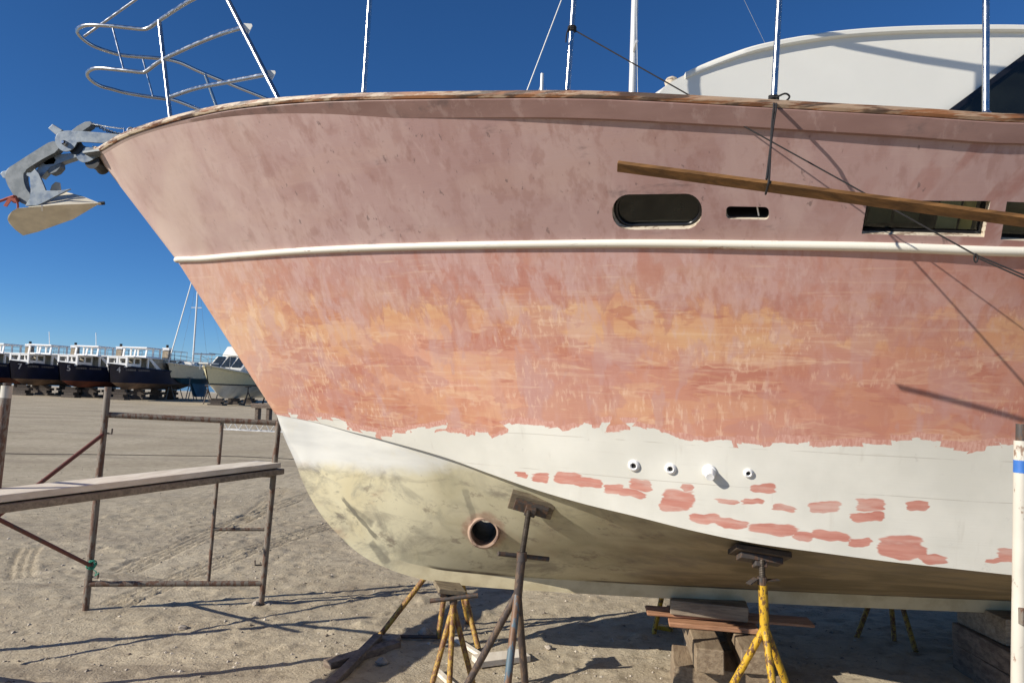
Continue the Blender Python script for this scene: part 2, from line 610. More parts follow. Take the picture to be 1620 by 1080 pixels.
bm = B()
box(bm, (0, 92.3, -1.0), (520, 0.6, 2.35))
tag(obj('quay_kerb', bm, plain('pale_concrete', (0.45, 0.43, 0.38), 0.9, var=0.2, s=2)), 'low pale concrete kerb along the far yard edge', 'kerb', kind='structure')
bm = B()
f = bm.faces.new([bm.verts.new(p) for p in ((-9000, 92.6, -1.6), (9000, 92.6, -1.6), (9000, 16000, -1.6), (-9000, 16000, -1.6))])
k = NT('sea_water', 0.12)
k.color((0.012, 0.05, 0.09)); k.bump(k.noise((0.25, 0.6, 1), detail=4), 0.5, 0.5)
tag(obj('sea', bm, k.m), 'strip of blue sea beyond the far boats', 'sea', kind='structure')

# pebbles: uncountable little stones in one object
bm = B()
rng = random.Random(3)
for i in range(5200):
    d = 3.7 + 9.5 * rng.random() ** 1.6
    x = rng.uniform(-0.78, 0.5) * d
    y = d
    r = 0.004 + 0.015 * rng.random() ** 4
    z = ground_z(x, y)
    vs = [bm.verts.new((x + r * a * rng.uniform(.6, 1.3), y + r * b * rng.uniform(.6, 1.3), z + r * c_ * rng.uniform(.4, .8)))
          for a, b, c_ in ((1, 0, 0), (0, 1, 0), (-1, 0, 0), (0, -1, 0), (0, 0, 1), (0.2, 0.1, -1))]
    for t in ((0, 1, 4), (1, 2, 4), (2, 3, 4), (3, 0, 4), (1, 0, 5), (2, 1, 5), (3, 2, 5), (0, 3, 5)):
        bm.faces.new([vs[q] for q in t])
k = NT('pebble_stone', 0.9)
k.color(k.mix(k.ss(k.noise(9.0, detail=2), 0.35, 0.65), (0.16, 0.13, 0.10), (0.52, 0.46, 0.37)))
tag(obj('pebbles', bm, k.m), 'small loose pebbles scattered over the sandy ground', 'pebbles', kind='stuff')

# ---------------------------------------------------------------- the big hull
YC = 4.5
XA = 9.0
HMIN = 0.03


class Row:
    """a hull line: half-beam as a function of distance aft of its stem point, height from the photo's line"""

    def __init__(self, stem_px, hbs, img, aft):
        self.stem = P(*stem_px, YC)
        self.x0 = self.stem.x
        self.hb = pchip([math.sqrt(a) for a, b in hbs], [b for a, b in hbs])
        zs = [(self.x0, self.stem.z)]
        for (px, py) in img:
            y = YC
            prev = None
            while y > 1.8:
                q = P(px, py, y)
                g = (YC - y) - self.half(q.x)
                if prev is not None and prev < 0 <= g: break
                prev = g
                y -= 0.004
            if q.x > zs[-1][0] + 0.02: zs.append((q.x, q.z))
        zs += [a for a in aft if a[0] > zs[-1][0] + 0.2]
        self.z = pchip([a for a, b in zs], [b for a, b in zs])

    def half(self, x): return self.hb(math.sqrt(max(0, x - self.x0)))

    def at(self, u):
        x = self.x0 + u * (XA - self.x0)
        return Vector((x, YC - self.half(x), self.z(x)))


sheer = Row((155, 243), [(0, HMIN), (.05, .085), (.15, .20), (.4, .43), (.8, .71), (1.3, 1.04), (1.95, 1.37), (2.5, 1.59), (2.95, 1.76), (3.4, 1.87), (4.2, 2.03), (6, 2.14), (9, 2.14), (11.6, 2.05)],
            [(163, 238.5), (175, 231.5), (200, 218), (230, 207), (270, 195), (330, 181), (400, 170), (500, 162), (600, 159), (700, 157.5), (800, 157), (1000, 160), (1200, 171), (1400, 183), (1620, 196)],
            [(3.5, 2.58), (9, 2.66)])
rail = Row((285, 413), [(0, HMIN), (.15, .13), (.5, .37), (1, .70), (1.5, .98), (2, 1.22), (2.5, 1.42), (3, 1.60), (3.5, 1.765), (3.9, 1.85), (6, 2.02), (9, 2.02), (11.1, 1.96)],
           [(400, 402.5), (500, 395.5), (650, 390), (800, 387), (1000, 385), (1200, 387), (1400, 390.5), (1620, 398)], [(4, 2.2), (9, 2.25)])
chine = Row((440, 655), [(0, HMIN), (.2, .11), (.5, .275), (1.05, .60), (1.54, .88), (1.97, 1.09), (2.49, 1.27), (3, 1.37), (3.5, 1.44), (5, 1.62), (8, 1.76), (10.5, 1.74)],
            [(500, 668), (560, 684), (600, 694), (700, 722), (775, 749), (850, 775), (925, 797), (1000, 815), (1100, 840), (1200, 860), (1300, 874), (1400, 887), (1500, 898), (1600, 909)], [(3.2, .89), (9, .86)])
prof_img = [(440, 655), (450, 685), (470, 730), (480, 757), (495, 787), (513, 815), (533, 838), (555, 860), (580, 879), (610, 894), (650, 908), (700, 918.5),
            (800, 928), (900, 934), (1000, 940), (1200, 950), (1400, 959), (1600, 967)]
pp = [P(a, b, YC) for a, b in prof_img]
pu = [(q.x - pp[0].x) / (XA - pp[0].x) for q in pp] + [0.6, 1.0]
pz = [q.z for q in pp] + [pp[-1].z, pp[-1].z]
profz = pchip(pu, pz)


def prof(u): return Vector((pp[0].x + u * (XA - pp[0].x), YC, profz(u)))


NS = 190
US = [(i / NS) ** 1.65 for i in range(NS + 1)]
NA, NB, NC = 10, 30, 16


def section(u):
    s, r, c = sheer.at(u), rail.at(u), chine.at(u)
    hb = YC - c.y
    pts, zone = [], []
    for i in range(NA):
        t = i / NA
        f = t
        pts.append(V(s.x + (r.x - s.x) * t, s.y + (r.y - s.y) * f, s.z + (r.z - s.z) * t)); zone.append(0)
    for i in range(NB + 1):
        t = i / NB
        q = r.lerp(c, t)
        q.y += 0.085 * min(1.2, hb / 1.4) * 4 * t * (1 - t) * (1 - 0.25 * t)
        q.y = min(q.y, YC - HMIN)
        pts.append(q); zone.append(0 if i < NB else 1)
    w = 0.055 * min(1, max(0, hb - 0.05) / 0.7)
    c2 = V(c.x, c.y + w, c.z + 0.004 * min(1, w / 0.02))
    k0 = prof(u)
    e = min(1, u / 0.03)
    du = 0.002
    tg = (prof(min(1, u + du)) - prof(max(0, u - du))).normalized()
    nrm = V(-tg.z, 0, tg.x)
    kt = k0 + nrm * (0.075 * e); kt.y = YC - (HMIN + 0.022 * e)
    kb = k0.copy(); kb.y = YC - (HMIN + 0.014 * e)
    for i in range(NC + 1):
        t = i / NC
        q = c2.lerp(kt, t)
        q.y -= 0.02 * min(1, hb) * math.sin(math.pi * t)
        pts.append(q); zone.append(1)
    pts.append(kb); zone.append(1)
    return pts, zone


bm = B()
cols, zones = [], None
for u in US:
    p, zones = section(u)
    port = [bm.verts.new(q) for q in p]
    stbd = [bm.verts.new(V(q.x, 2 * YC - q.y, q.z)) for q in p]
    cols.append((port, stbd))
nv = len(zones)
for i in range(NS):
    for side in (0, 1):
        a, b = cols[i][side], cols[i + 1][side]
        for j in range(nv - 1):
            f = bm.faces.new((a[j], b[j], b[j + 1], a[j + 1]) if side == 0 else (a[j], a[j + 1], b[j + 1], b[j]))
            f.material_index = zones[j]
    (a, a2), (b, b2) = cols[i], cols[i + 1]
    f = bm.faces.new((a[-1], b[-1], b2[-1], a2[-1])); f.material_index = 1
    f = bm.faces.new((a[0], a2[0], b2[0], b[0])); f.material_index = 2
a, a2 = cols[-1]
f = bm.faces.new(a + a2[::-1]); f.material_index = 0
# stem strip, slightly rounded
a, a2 = cols[0]
mid = [bm.verts.new(V(p.co.x - 0.018, YC, p.co.z)) for p in a]
for j in range(nv - 1):
    for s, e in ((a, mid), (mid, a2)):
        f = bm.faces.new((s[j], s[j + 1], e[j + 1], e[j])); f.material_index = zones[j]
f = bm.faces.new((a[0], mid[0], a2[0])); f.material_index = 2
f = bm.faces.new((a2[-1], mid[-1], a[-1])); f.material_index = 1
bmesh.ops.remove_doubles(bm, verts=bm.verts[:], dist=0.0004)
bmesh.ops.dissolve_degenerate(bm, edges=bm.edges[:], dist=0.0002)
bmesh.ops.recalc_face_normals(bm, faces=bm.faces[:])
TREE = BVHTree.FromBMesh(bm)


def hit(px, py):
    p, n, i, d = TREE.ray_cast(EYE, ray(px, py).normalized())
    if p is None: return P(px, py, 3.0), V(0, -1, 0)
    if n.dot(ray(px, py)) > 0: n = -n
    return p, n


def hx(px, py):
    p = hit(px, py)[0]
    return p.x, p.z


# ------------------------------------------- hull paint
tun_p, tun_n = hit(766, 839)
# topsides
k = NT('sanded_primer_topside', 0.55, spec=0.35)
X, Y_, Z = k.sep()
bpts = [hx(*q) for q in ((446, 656), (470, 657), (500, 664), (540, 673), (575, 684), (640, 688), (700, 677), (735, 683), (765, 694), (790, 682), (830, 672), (870, 677), (905, 668), (950, 676), (1000, 672), (1050, 684), (1090, 696), (1150, 697), (1200, 704), (1235, 700), (1290, 704), (1350, 698), (1400, 704), (1450, 700), (1500, 706), (1560, 705), (1600, 702))]
bpts = [(-2.6, bpts[0][1])] + bpts + [(9.0, bpts[-1][1])]
bound = k.curve(X, bpts, -2.6, 9.0, 0.8, 2.0)
railpts = [(rail.x0 - .1, rail.stem.z)] + [(x, rail.z(x)) for x in np.linspace(rail.x0 + .05, 4, 12)] + [(9.0, 2.25)]
railz = k.curve(X, railpts, rail.x0 - .1, 9.0, 1.8, 2.6)
warp = k.noise(1.0, detail=2, col=True)
big = k.noise((1.1, 1.1, 1.6), detail=5, rough=0.55)
horiz = k.noise((1.6, 1.6, 11), detail=5, rough=0.6, dist=0.35)
horiz2 = k.noise((3.0, 3.0, 30), detail=5, rough=0.65, dist=0.2, loc=(4, 2, 9))
vert = k.noise((8, 8, 0.9), detail=5, rough=0.6, dist=0.5)
vert2 = k.noise((26, 26, 2.6), detail=4, rough=0.6, loc=(1, 5, 2))
fineh = k.noise((5, 5, 190), detail=2, rough=0.5)
finev = k.noise((170, 170, 4), detail=2, rough=0.5, loc=(2, 2, 2))
blot = k.noise(2.6, detail=5, rough=0.5, dist=0.9)
# lower topsides: coats of fairing compound and primer, each sanded through in patches
hrel = k.ma('DIVIDE', k.ma('SUBTRACT', Z, bound), k.ma('SUBTRACT', railz, bound))
wob = k.ma('MULTIPLY', k.ma('SUBTRACT', k.noise((1.2, 1.2, 2.0), detail=5, rough=0.6, loc=(3, 3, 3)), 0.5), 0.9)
hw = k.ma('ADD', hrel, wob)
fwd = k.ss(X, -1.9, -0.5, 1, 0)
low = k.mix(k.ss(big, 0.35, 0.65), (0.48, 0.235, 0.17), (0.57, 0.31, 0.225))
# broad ochre wash in a belt above the middle
belt = k.ma('MULTIPLY', k.ss(hw, 0.38, 0.56), k.ss(hw, 0.66, 0.84, 1, 0))
low = k.mix(k.ma('MULTIPLY', belt, 0.68), low, k.mix(k.ss(horiz, 0.35, 0.65), (0.56, 0.31, 0.17), (0.64, 0.42, 0.235)))
low = k.mix(k.ma('MULTIPLY', k.ss(hw, 0.0, 0.16, 1, 0), 0.6), low, (0.50, 0.235, 0.15))


def wash(col, base, sc, th, amt, loc, soft=0.03, mask=None, hollow=0.0):
    n_ = k.noise(sc, detail=4, rough=0.58, dist=0.35, loc=loc)
    e_ = k.ss(n_, th, th + soft)
    if hollow:      # fades away from its crisp edge
        e_ = k.ma('MULTIPLY', e_, k.ss(n_, th + soft, th + hollow, 1, 0.25))
    f_ = k.ma('MULTIPLY', e_, amt)
    if mask is not None: f_ = k.ma('MULTIPLY', f_, mask)
    return k.mix(f_, base, col)


low = wash((0.62, 0.40, 0.25), low, (1.5, 1.5, 6.0), 0.53, 0.40, (1, 0, 2), 0.03, None, 0.12)
low = wash((0.385, 0.15, 0.11), low, (1.3, 1.3, 5.0), 0.56, 0.55, (5, 0, 7), 0.02)
low = wash((0.58, 0.33, 0.20), low, (2.2, 2.2, 8.0), 0.55, 0.42, (8, 2, 1), 0.015)
low = wash((0.45, 0.235, 0.195), low, (1.8, 1.8, 3.2), 0.54, 0.6, (2, 6, 4), 0.03)
low = wash((0.68, 0.48, 0.33), low, (2.6, 2.6, 11), 0.58, 0.42, (4, 4, 9), 0.03, None, 0.08)
low = wash((0.40, 0.18, 0.135), low, (3.4, 3.4, 6.0), 0.60, 0.4, (7, 7, 2), 0.03)
low = wash((0.47, 0.29, 0.26), low, (5.0, 5.0, 1.6), 0.57, 0.55, (1, 8, 8), 0.04)
low = wash((0.72, 0.53, 0.37), low, (7, 7, 4), 0.57, 0.6, (5, 5, 5), 0.03, fwd)
# short sander marks, standing and lying, in places
hatch = k.ss(k.noise((3.0, 3.0, 6), detail=4, loc=(1, 9, 4)), 0.48, 0.60)
low = k.mix(k.ma('MULTIPLY', k.ss(k.noise((60, 60, 5), detail=3, rough=0.6, loc=(2, 2, 2)), 0.52, 0.66), k.ma('MULTIPLY', hatch, 0.5)), low, (0.70, 0.51, 0.38))
hatch2 = k.ss(k.noise((2.5, 2.5, 5), detail=4, loc=(6, 2, 4)), 0.50, 0.62)
low = k.mix(k.ma('MULTIPLY', k.ss(k.noise((4, 4, 90), detail=3, rough=0.6), 0.54, 0.68), k.ma('MULTIPLY', hatch2, 0.32)), low, (0.70, 0.52, 0.40))
st = k.ma('MULTIPLY', k.ss(horiz2, 0.60, 0.70), k.ss(k.noise((7, 7, 1.6), detail=4, loc=(0, 3, 3)), 0.46, 0.62))
low = k.mix(k.ma('MULTIPLY', st, 0.25), low, (0.72, 0.53, 0.35))
strk = k.noise((13, 13, 1.8), detail=5, rough=0.62, dist=0.3, loc=(8, 1, 2))
low = k.mix(k.ss(strk, 0.58, 0.68, 0, 0.32), low, (0.64, 0.41, 0.29))
low = k.mix(k.ss(strk, 0.30, 0.42, 0.4, 0), low, (0.38, 0.155, 0.115))
# mauve undercoat hanging down from the rail in drips with scalloped ends
drip = k.ma('MULTIPLY_ADD', k.ma('SUBTRACT', vert, 0.5), 0.55, k.ma('MULTIPLY', k.ma('SUBTRACT', k.noise((1.7, 1.7, 1.5), detail=3, loc=(2, 0, 5)), 0.5), 0.75))
dz = k.ma('ADD', k.ma('SUBTRACT', Z, railz), drip)
mauve = k.mix(k.ss(vert2, 0.35, 0.65), (0.41, 0.235, 0.205), (0.485, 0.32, 0.295))
mauve = k.mix(k.ss(vert, 0.52, 0.64, 0, 0.7), mauve, (0.44, 0.20, 0.155))
low = k.mix(k.ma('MULTIPLY', k.ss(dz, -0.29, -0.215), 0.72), low, mauve)
low = k.mix(k.ma('MULTIPLY', k.ss(k.ma('ABSOLUTE', k.ma('ADD', dz, 0.255)), 0.004, 0.025, 0.28, 0), 1.0), low, (0.36, 0.15, 0.12))
low = k.mix(k.ss(k.ma('ADD', dz, k.ma('MULTIPLY', k.noise((15, 15, 3), detail=3), 0.3)), 0.0, 0.12, 0, 0.5), low, (0.46, 0.295, 0.27))
vs1 = k.noise((9, 9, 0.7), detail=5, rough=0.6, dist=0.35, loc=(6, 1, 6))
vs2 = k.noise((22, 22, 1.6), detail=4, rough=0.6, dist=0.2, loc=(2, 7, 3))
upw = k.ss(hw, 0.25, 0.85, 0.35, 1.0)
low = k.mix(k.ma('MULTIPLY', k.ma('MULTIPLY', k.ss(vs1, 0.52, 0.60), 0.55), upw), low, (0.52, 0.355, 0.33))
low = k.mix(k.ma('MULTIPLY', k.ma('MULTIPLY', k.ss(vs1, 0.36, 0.46, 1, 0), 0.5), upw), low, (0.43, 0.19, 0.14))
low = k.mix(k.ma('MULTIPLY', k.ma('MULTIPLY', k.ss(vs2, 0.56, 0.66), 0.4), upw), low, (0.56, 0.40, 0.36))
low = k.mix(k.ma('MULTIPLY', k.ma('MULTIPLY', k.ss(vs2, 0.32, 0.42, 1, 0), 0.4), upw), low, (0.38, 0.165, 0.125))
hl = k.noise((2.2, 2.2, 60), detail=4, rough=0.6, dist=0.15, loc=(3, 3, 8))
low = k.mix(k.ma('MULTIPLY', k.ss(hl, 0.57, 0.66), k.ss(k.noise((2, 2, 3), detail=3, loc=(1, 2, 3)), 0.42, 0.6, 0, 0.28)), low, (0.72, 0.54, 0.40))
low = k.mix(k.ma('MULTIPLY', k.ss(X, 0.5, 2.2), k.ss(k.noise((1.4, 1.4, 2.2), detail=4, loc=(9, 9, 1)), 0.4, 0.65, 0.15, 0.6)), low, (0.43, 0.195, 0.15))
low = k.mix(k.ma('MULTIPLY', k.ss(k.ma('ADD', X, k.ma('MULTIPLY', wob, 0.6)), -1.75, -1.0, 1, 0), 0.35), low, (0.64, 0.45, 0.33))
# upper topsides: mauve pink, worn streaks and black sanding smudges
up = k.mix(k.ss(big, 0.30, 0.70), (0.41, 0.26, 0.24), (0.47, 0.32, 0.295))
up = k.mix(k.ss(k.noise((3.6, 3.6, 0.8), detail=4, rough=0.6, dist=0.3, loc=(4, 4, 4)), 0.5, 0.62, 0, 0.5), up, (0.53, 0.385, 0.35))
up = k.mix(k.ss(vert, 0.50, 0.64, 0, 0.42), up, (0.335, 0.185, 0.16))
up = k.mix(k.ss(vert, 0.34, 0.44, 0.5, 0), up, (0.52, 0.37, 0.34))
up = k.mix(k.ss(k.noise((1.2, 1.2, 7), detail=5, rough=0.6, loc=(4, 1, 4)), 0.52, 0.64, 0, 0.45), up, (0.49, 0.33, 0.285))
aft = k.ss(X, 0.9, 2.0)
slv = k.n('ShaderNodeVectorMath'); slv.operation = 'ADD'
k.t.links.new(k.o, slv.inputs[0]); cxx = k.n('ShaderNodeCombineXYZ'); k.set(cxx.inputs[0], k.ma('MULTIPLY', Z, -0.45)); k.t.links.new(cxx.outputs[0], slv.inputs[1])
vv = k.noise((6.5, 0.0, 2.6), vec=slv.outputs[0], detail=4, rough=0.55, dist=0.25, loc=(3, 0, 0))
up = k.mix(k.ma('MULTIPLY', k.ss(vv, 0.52, 0.60), k.ma('MULTIPLY', aft, 0.75)), up, (0.33, 0.13, 0.10))
up = k.mix(k.ss(k.noise((5, 5, 4), detail=7, rough=0.68, loc=(2, 8, 1)), 0.62, 0.76, 0, 0.6), up, (0.14, 0.11, 0.105))
up = k.mix(k.ss(k.noise((2.2, 2.2, 9), detail=7, rough=0.68, loc=(6, 8, 1)), 0.60, 0.72, 0, 0.7), up, (0.11, 0.088, 0.088))
up = k.mix(k.ss(k.noise((34, 34, 6), detail=4, loc=(2, 1, 1)), 0.66, 0.72, 0, 0.7), up, (0.15, 0.105, 0.10))
up = k.mix(k.ss(fineh, 0.55, 0.75, 0, 0.15), up, (0.55, 0.40, 0.35))
up = k.mix(k.ss(vert2, 0.56, 0.72, 0, 0.3), up, (0.27, 0.15, 0.13))
up = k.mix(k.ss(X, -0.9, 0.6, 0, 0.18), up, (0.26, 0.15, 0.13))
up = k.mix(k.ss(k.noise((12, 12, 1.0), detail=5, rough=0.6, loc=(3, 6, 6)), 0.55, 0.66, 0, 0.4), up, (0.29, 0.15, 0.125))
bowy = k.ss(X, -2.4, -0.8, 1, 0)
up = k.mix(k.ma('MULTIPLY', bowy, k.ss(blot, 0.35, 0.7, 0.35, 0.9)), up, (0.62, 0.485, 0.41))
hsn = k.n('ShaderNodeHueSaturation'); hsn.inputs['Saturation'].default_value = 1.06; hsn.inputs['Value'].default_value = 1.04
k.t.links.new(low, hsn.inputs['Color']); low = hsn.outputs[0]
top = k.mix(k.ss(k.ma('SUBTRACT', Z, railz), -0.008, 0.008), low, up)
# white paint below the ragged edge
wpe = k.vm('ADD', k.o, k.vm('MULTIPLY', k.noise(14, detail=3, col=True), (0.05, 0.0, 0.03)))
rag = k.ma('MULTIPLY_ADD', k.ma('SUBTRACT', k.noise((9, 9, 3), detail=5, rough=0.65), 0.5), 0.04, 0.0)
blk = k.ma('MULTIPLY', k.ma('SUBTRACT', k.sep(k.vor((7, 7, 5), wpe))[0], 0.5), 0.05)
db = k.ma('ADD', k.ma('SUBTRACT', Z, bound), k.ma('ADD', rag, blk))
wh = k.mix(k.ss(k.noise(3, detail=5), 0.35, 0.7), (0.61, 0.598, 0.53), (0.69, 0.675, 0.60))
wh = k.mix(k.ss(k.noise((24, 24, 1.2), detail=4, loc=(1, 1, 0)), 0.60, 0.75, 0, 0.35), wh, (0.50, 0.47, 0.40))
wh = k.mix(k.ss(k.noise((3, 3, 26), detail=5, loc=(1, 4, 0)), 0.62, 0.74, 0, 0.3), wh, (0.52, 0.49, 0.42))
wh = k.mix(k.ss(k.noise(11, detail=6, rough=0.7, loc=(1, 4, 8)), 0.64, 0.72, 0, 0.45), wh, (0.42, 0.40, 0.36))
seam = k.ma('ABSOLUTE', k.ma('SUBTRACT', Z, k.ma('MULTIPLY_ADD', k.noise(1.1, detail=2), 0.03, 1.215)))
wh = k.mix(k.ma('MULTIPLY', k.ss(seam, 0.0008, 0.0025, 0.5, 0), k.ss(k.noise((4, 4, 1), loc=(3, 3, 3)), 0.4, 0.55)), wh, (0.35, 0.31, 0.26))
seam = k.ma('ABSOLUTE', k.ma('SUBTRACT', Z, k.ma('MULTIPLY_ADD', k.noise(1.3, detail=2, loc=(2, 0, 0)), 0.03, 1.385)))
wh = k.mix(k.ma('MULTIPLY', k.ss(seam, 0.0008, 0.0025, 0.5, 0), k.ss(k.noise((4, 4, 1), loc=(6, 3, 3)), 0.45, 0.55)), wh, (0.35, 0.31, 0.26))
edge = k.ss(k.ma('ADD', db, k.ma('MULTIPLY', k.sep(k.vor((10, 10, 6), wpe))[1], 0.026)), 0.012, 0.014)
edgec = k.mix(k.ss(k.noise((120, 120, 3), detail=3), 0.3, 0.7), (0.60, 0.36, 0.29), (0.50, 0.235, 0.18))
# patches of primer brushed on the white
warp2 = k.vm('ADD', k.vm('MULTIPLY', k.vm('SUBTRACT', k.noise((9, 9, 9), detail=2, rough=0.5, col=True), (0.5, 0.5, 0.5)), (0.05, 0.0, 0.055)), k.vm('MULTIPLY', k.vm('SUBTRACT', k.noise((5, 5, 75), detail=3, rough=0.6, col=True), (0.5, 0.5, 0.5)), (0.055, 0.0, 0.006)))
wp = k.vm('ADD', k.o, warp2)
PATCH = [(825, 751, 12, 6), (855, 757, 14, 9), (900, 757, 24, 10), (930, 763, 24, 9), (972, 773, 18, 9), (1000, 781, 20, 8), (1013, 765, 17, 11), (1071, 789, 28, 18), (1062, 800, 20, 9),
         (1089, 769, 10, 6), (1152, 790, 19, 5), (1192, 793, 17, 5), (1208, 772, 22, 8), (1239, 802, 16, 7), (1304, 799, 25, 10), (1376, 799, 23, 10), (1366, 816, 20, 8), (1385, 817, 16, 9),
         (1452, 798, 19, 10), (1116, 820, 26, 9), (1160, 828, 26, 8), (1223, 837, 38, 11), (1272, 850, 18, 8), (1312, 847, 30, 10), (1357, 857, 17, 9), (1422, 865, 36, 20), (1440, 874, 26, 10), (1478, 884, 25, 7),
         (1598, 878, 22, 13), (1576, 884, 16, 4), (1640, 880, 30, 12), (1700, 850, 30, 14)]
acc = None
for (a, b_, w_, h_) in PATCH:
    p0 = hit(a, b_)[0]
    kx = p0.y / F
    sxw, szh = 1 / (w_ * 0.90 * kx), 1 / (h_ * 0.90 * kx)
    q = k.scale((sxw, 0, szh), wp, (-p0.x * sxw, 0, -p0.z * szh))
    q = k.ma('SQRT', k.vm('LENGTH', k.vm('MULTIPLY', q, q)))
    acc = q if acc is None else k.ma('MINIMUM', acc, q)
pat = k.ss(acc, 0.90, 1.05, 1, 0)
patc = k.mix(k.ss(k.noise((5, 5, 55), detail=4, rough=0.6), 0.32, 0.68), (0.47, 0.19, 0.145), (0.56, 0.275, 0.215))
wh2 = k.mix(k.ma('MULTIPLY', pat, k.ss(k.noise((4, 4, 22), detail=5, rough=0.65, loc=(2, 0, 2)), 0.30, 0.55, 0.7, 1.0)), wh, patc)
c = k.mix(edge, wh2, edgec)
c = k.mix(k.ss(db, 0.024, 0.028), c, top)
k.color(c)
k.roughness(k.ss(k.noise(6, detail=4), 0.3, 0.7, 0.45, 0.65))
k.bump(k.ma('ADD', k.ma('MULTIPLY', fineh, 0.25), k.ma('ADD', k.noise(2.2, detail=3), k.ma('MULTIPLY', pat, 0.02))), 0.12, 0.01)
M['topside'] = k.m
# bottom
k = NT('sanded_bottom', 0.6, spec=0.3)
X, Y_, Z = k.sep()
n1 = k.noise(2.0, detail=6, rough=0.6)
yel = k.mix(k.ss(n1, 0.35, 0.65), (0.63, 0.56, 0.36), (0.72, 0.67, 0.47))
yel = k.mix(k.ss(k.noise((5, 5, 5), detail=6, rough=0.62, dist=0.6, loc=(1, 2, 3)), 0.50, 0.68, 0, 0.85), yel, (0.36, 0.335, 0.25))
yel = k.mix(k.ss(k.noise((3.2, 3.2, 4.5), detail=6, rough=0.7, dist=0.8, loc=(4, 2, 3)), 0.57, 0.68, 0, 0.75), yel, (0.15, 0.13, 0.11))
yel = k.mix(k.ss(k.noise((2.5, 2.5, 3), detail=5, loc=(7, 2, 5)), 0.60, 0.70, 0, 0.6), yel, (0.42, 0.27, 0.17))
gy_ = k.mix(k.ss(n1, 0.35, 0.65), (0.40, 0.37, 0.25), (0.53, 0.49, 0.35))
yel = k.mix(k.ss(k.ma('ADD', X, k.ma('MULTIPLY', k.noise(2.5, detail=4), 0.8)), -0.45, 0.15, 0, 0.75), yel, gy_)
br_shade = k.mix(k.ss(k.noise((2.2, 2.2, 12), detail=5, dist=0.7), 0.4, 0.62), (0.135, 0.10, 0.055), (0.25, 0.19, 0.115))  # brown smears, darkened to put the underside's shade into the colour
yel = k.mix(k.ss(k.ma('ADD', X, k.ma('MULTIPLY', k.noise(1.8, detail=5, loc=(3, 3, 1)), 1.2)), 0.7, 1.8, 0, 0.9), yel, br_shade)
stn = k.noise((2.6, 2.6, 5.0), detail=7, rough=0.7, dist=0.5, loc=(2, 2, 8))
yel = k.mix(k.ma('MULTIPLY', k.ss(stn, 0.50, 0.66), k.ss(X, -0.9, 0.3, 0.42, 0.62)), yel, (0.17, 0.145, 0.12))
yel = k.mix(k.ma('MULTIPLY', k.ss(k.noise((7, 7, 9), detail=6, rough=0.7, loc=(5, 1, 1)), 0.57, 0.68), 0.55), yel, (0.17, 0.13, 0.105))
wg = k.mix(k.ss(k.noise((1.5, 1.5, 9), detail=5), 0.35, 0.65), (0.60, 0.60, 0.56), (0.72, 0.715, 0.66))
wl = k.ma('SUBTRACT', Z, k.ma('MULTIPLY_ADD', k.ma('SUBTRACT', k.noise(5, detail=6, rough=0.65), 0.5), 0.14, 1.10))
wl = k.ma('SUBTRACT', wl, k.ss(X, -0.7, 0.2, 0, 0.16))
c = k.mix(k.ma('MULTIPLY', k.ss(wl, -0.03, 0.075), k.ss(k.noise((6, 6, 9), detail=5, rough=0.65, loc=(3, 1, 1)), 0.25, 0.5, 0.75, 1.0)), yel, wg)
# rough fairing round the thruster tunnel
td = k.vm('LENGTH', k.vm('MULTIPLY', k.vm('SUBTRACT', k.vm('ADD', k.o, k.vm('MULTIPLY', k.vm('SUBTRACT', k.noise(12, detail=4, col=True), (0.5, 0.5, 0.5)), (0.06, 0, 0.06))), tuple(tun_p)), (1, 0, 1)))
c = k.mix(k.ss(td, 0.105, 0.135, 0.75, 0), c, k.mix(k.ss(k.noise(20, detail=4), 0.35, 0.65), (0.36, 0.23, 0.165), (0.50, 0.38, 0.28)))
# keel strip, pale cream
kp = [(pp[0].x, pp[0].z)] + [(q.x, q.z) for q in pp[1:]] + [(9.0, pp[-1].z)]
kz = k.curve(X, kp, pp[0].x, 9.0, 0.3, 1.5)
kd = k.ma('SUBTRACT', Z, kz)
c = k.mix(k.ma('MULTIPLY', k.ss(kd, 0.072, 0.08, 0.8, 0), k.ss(X, -0.75, -0.45)), c, k.mix(k.ss(k.noise(7, detail=5), 0.4, 0.65), (0.68, 0.60, 0.40), (0.54, 0.46, 0.29)))
c = k.mix(k.ma('MULTIPLY', k.ma('MULTIPLY', k.ss(kd, 0.072, 0.078), k.ss(kd, 0.082, 0.10, 1, 0)), k.ma('MULTIPLY', k.ss(X, -0.75, -0.3), k.ss(k.noise((4, 4, 4), detail=3), 0.35, 0.6))), c, (0.10, 0.08, 0.06))
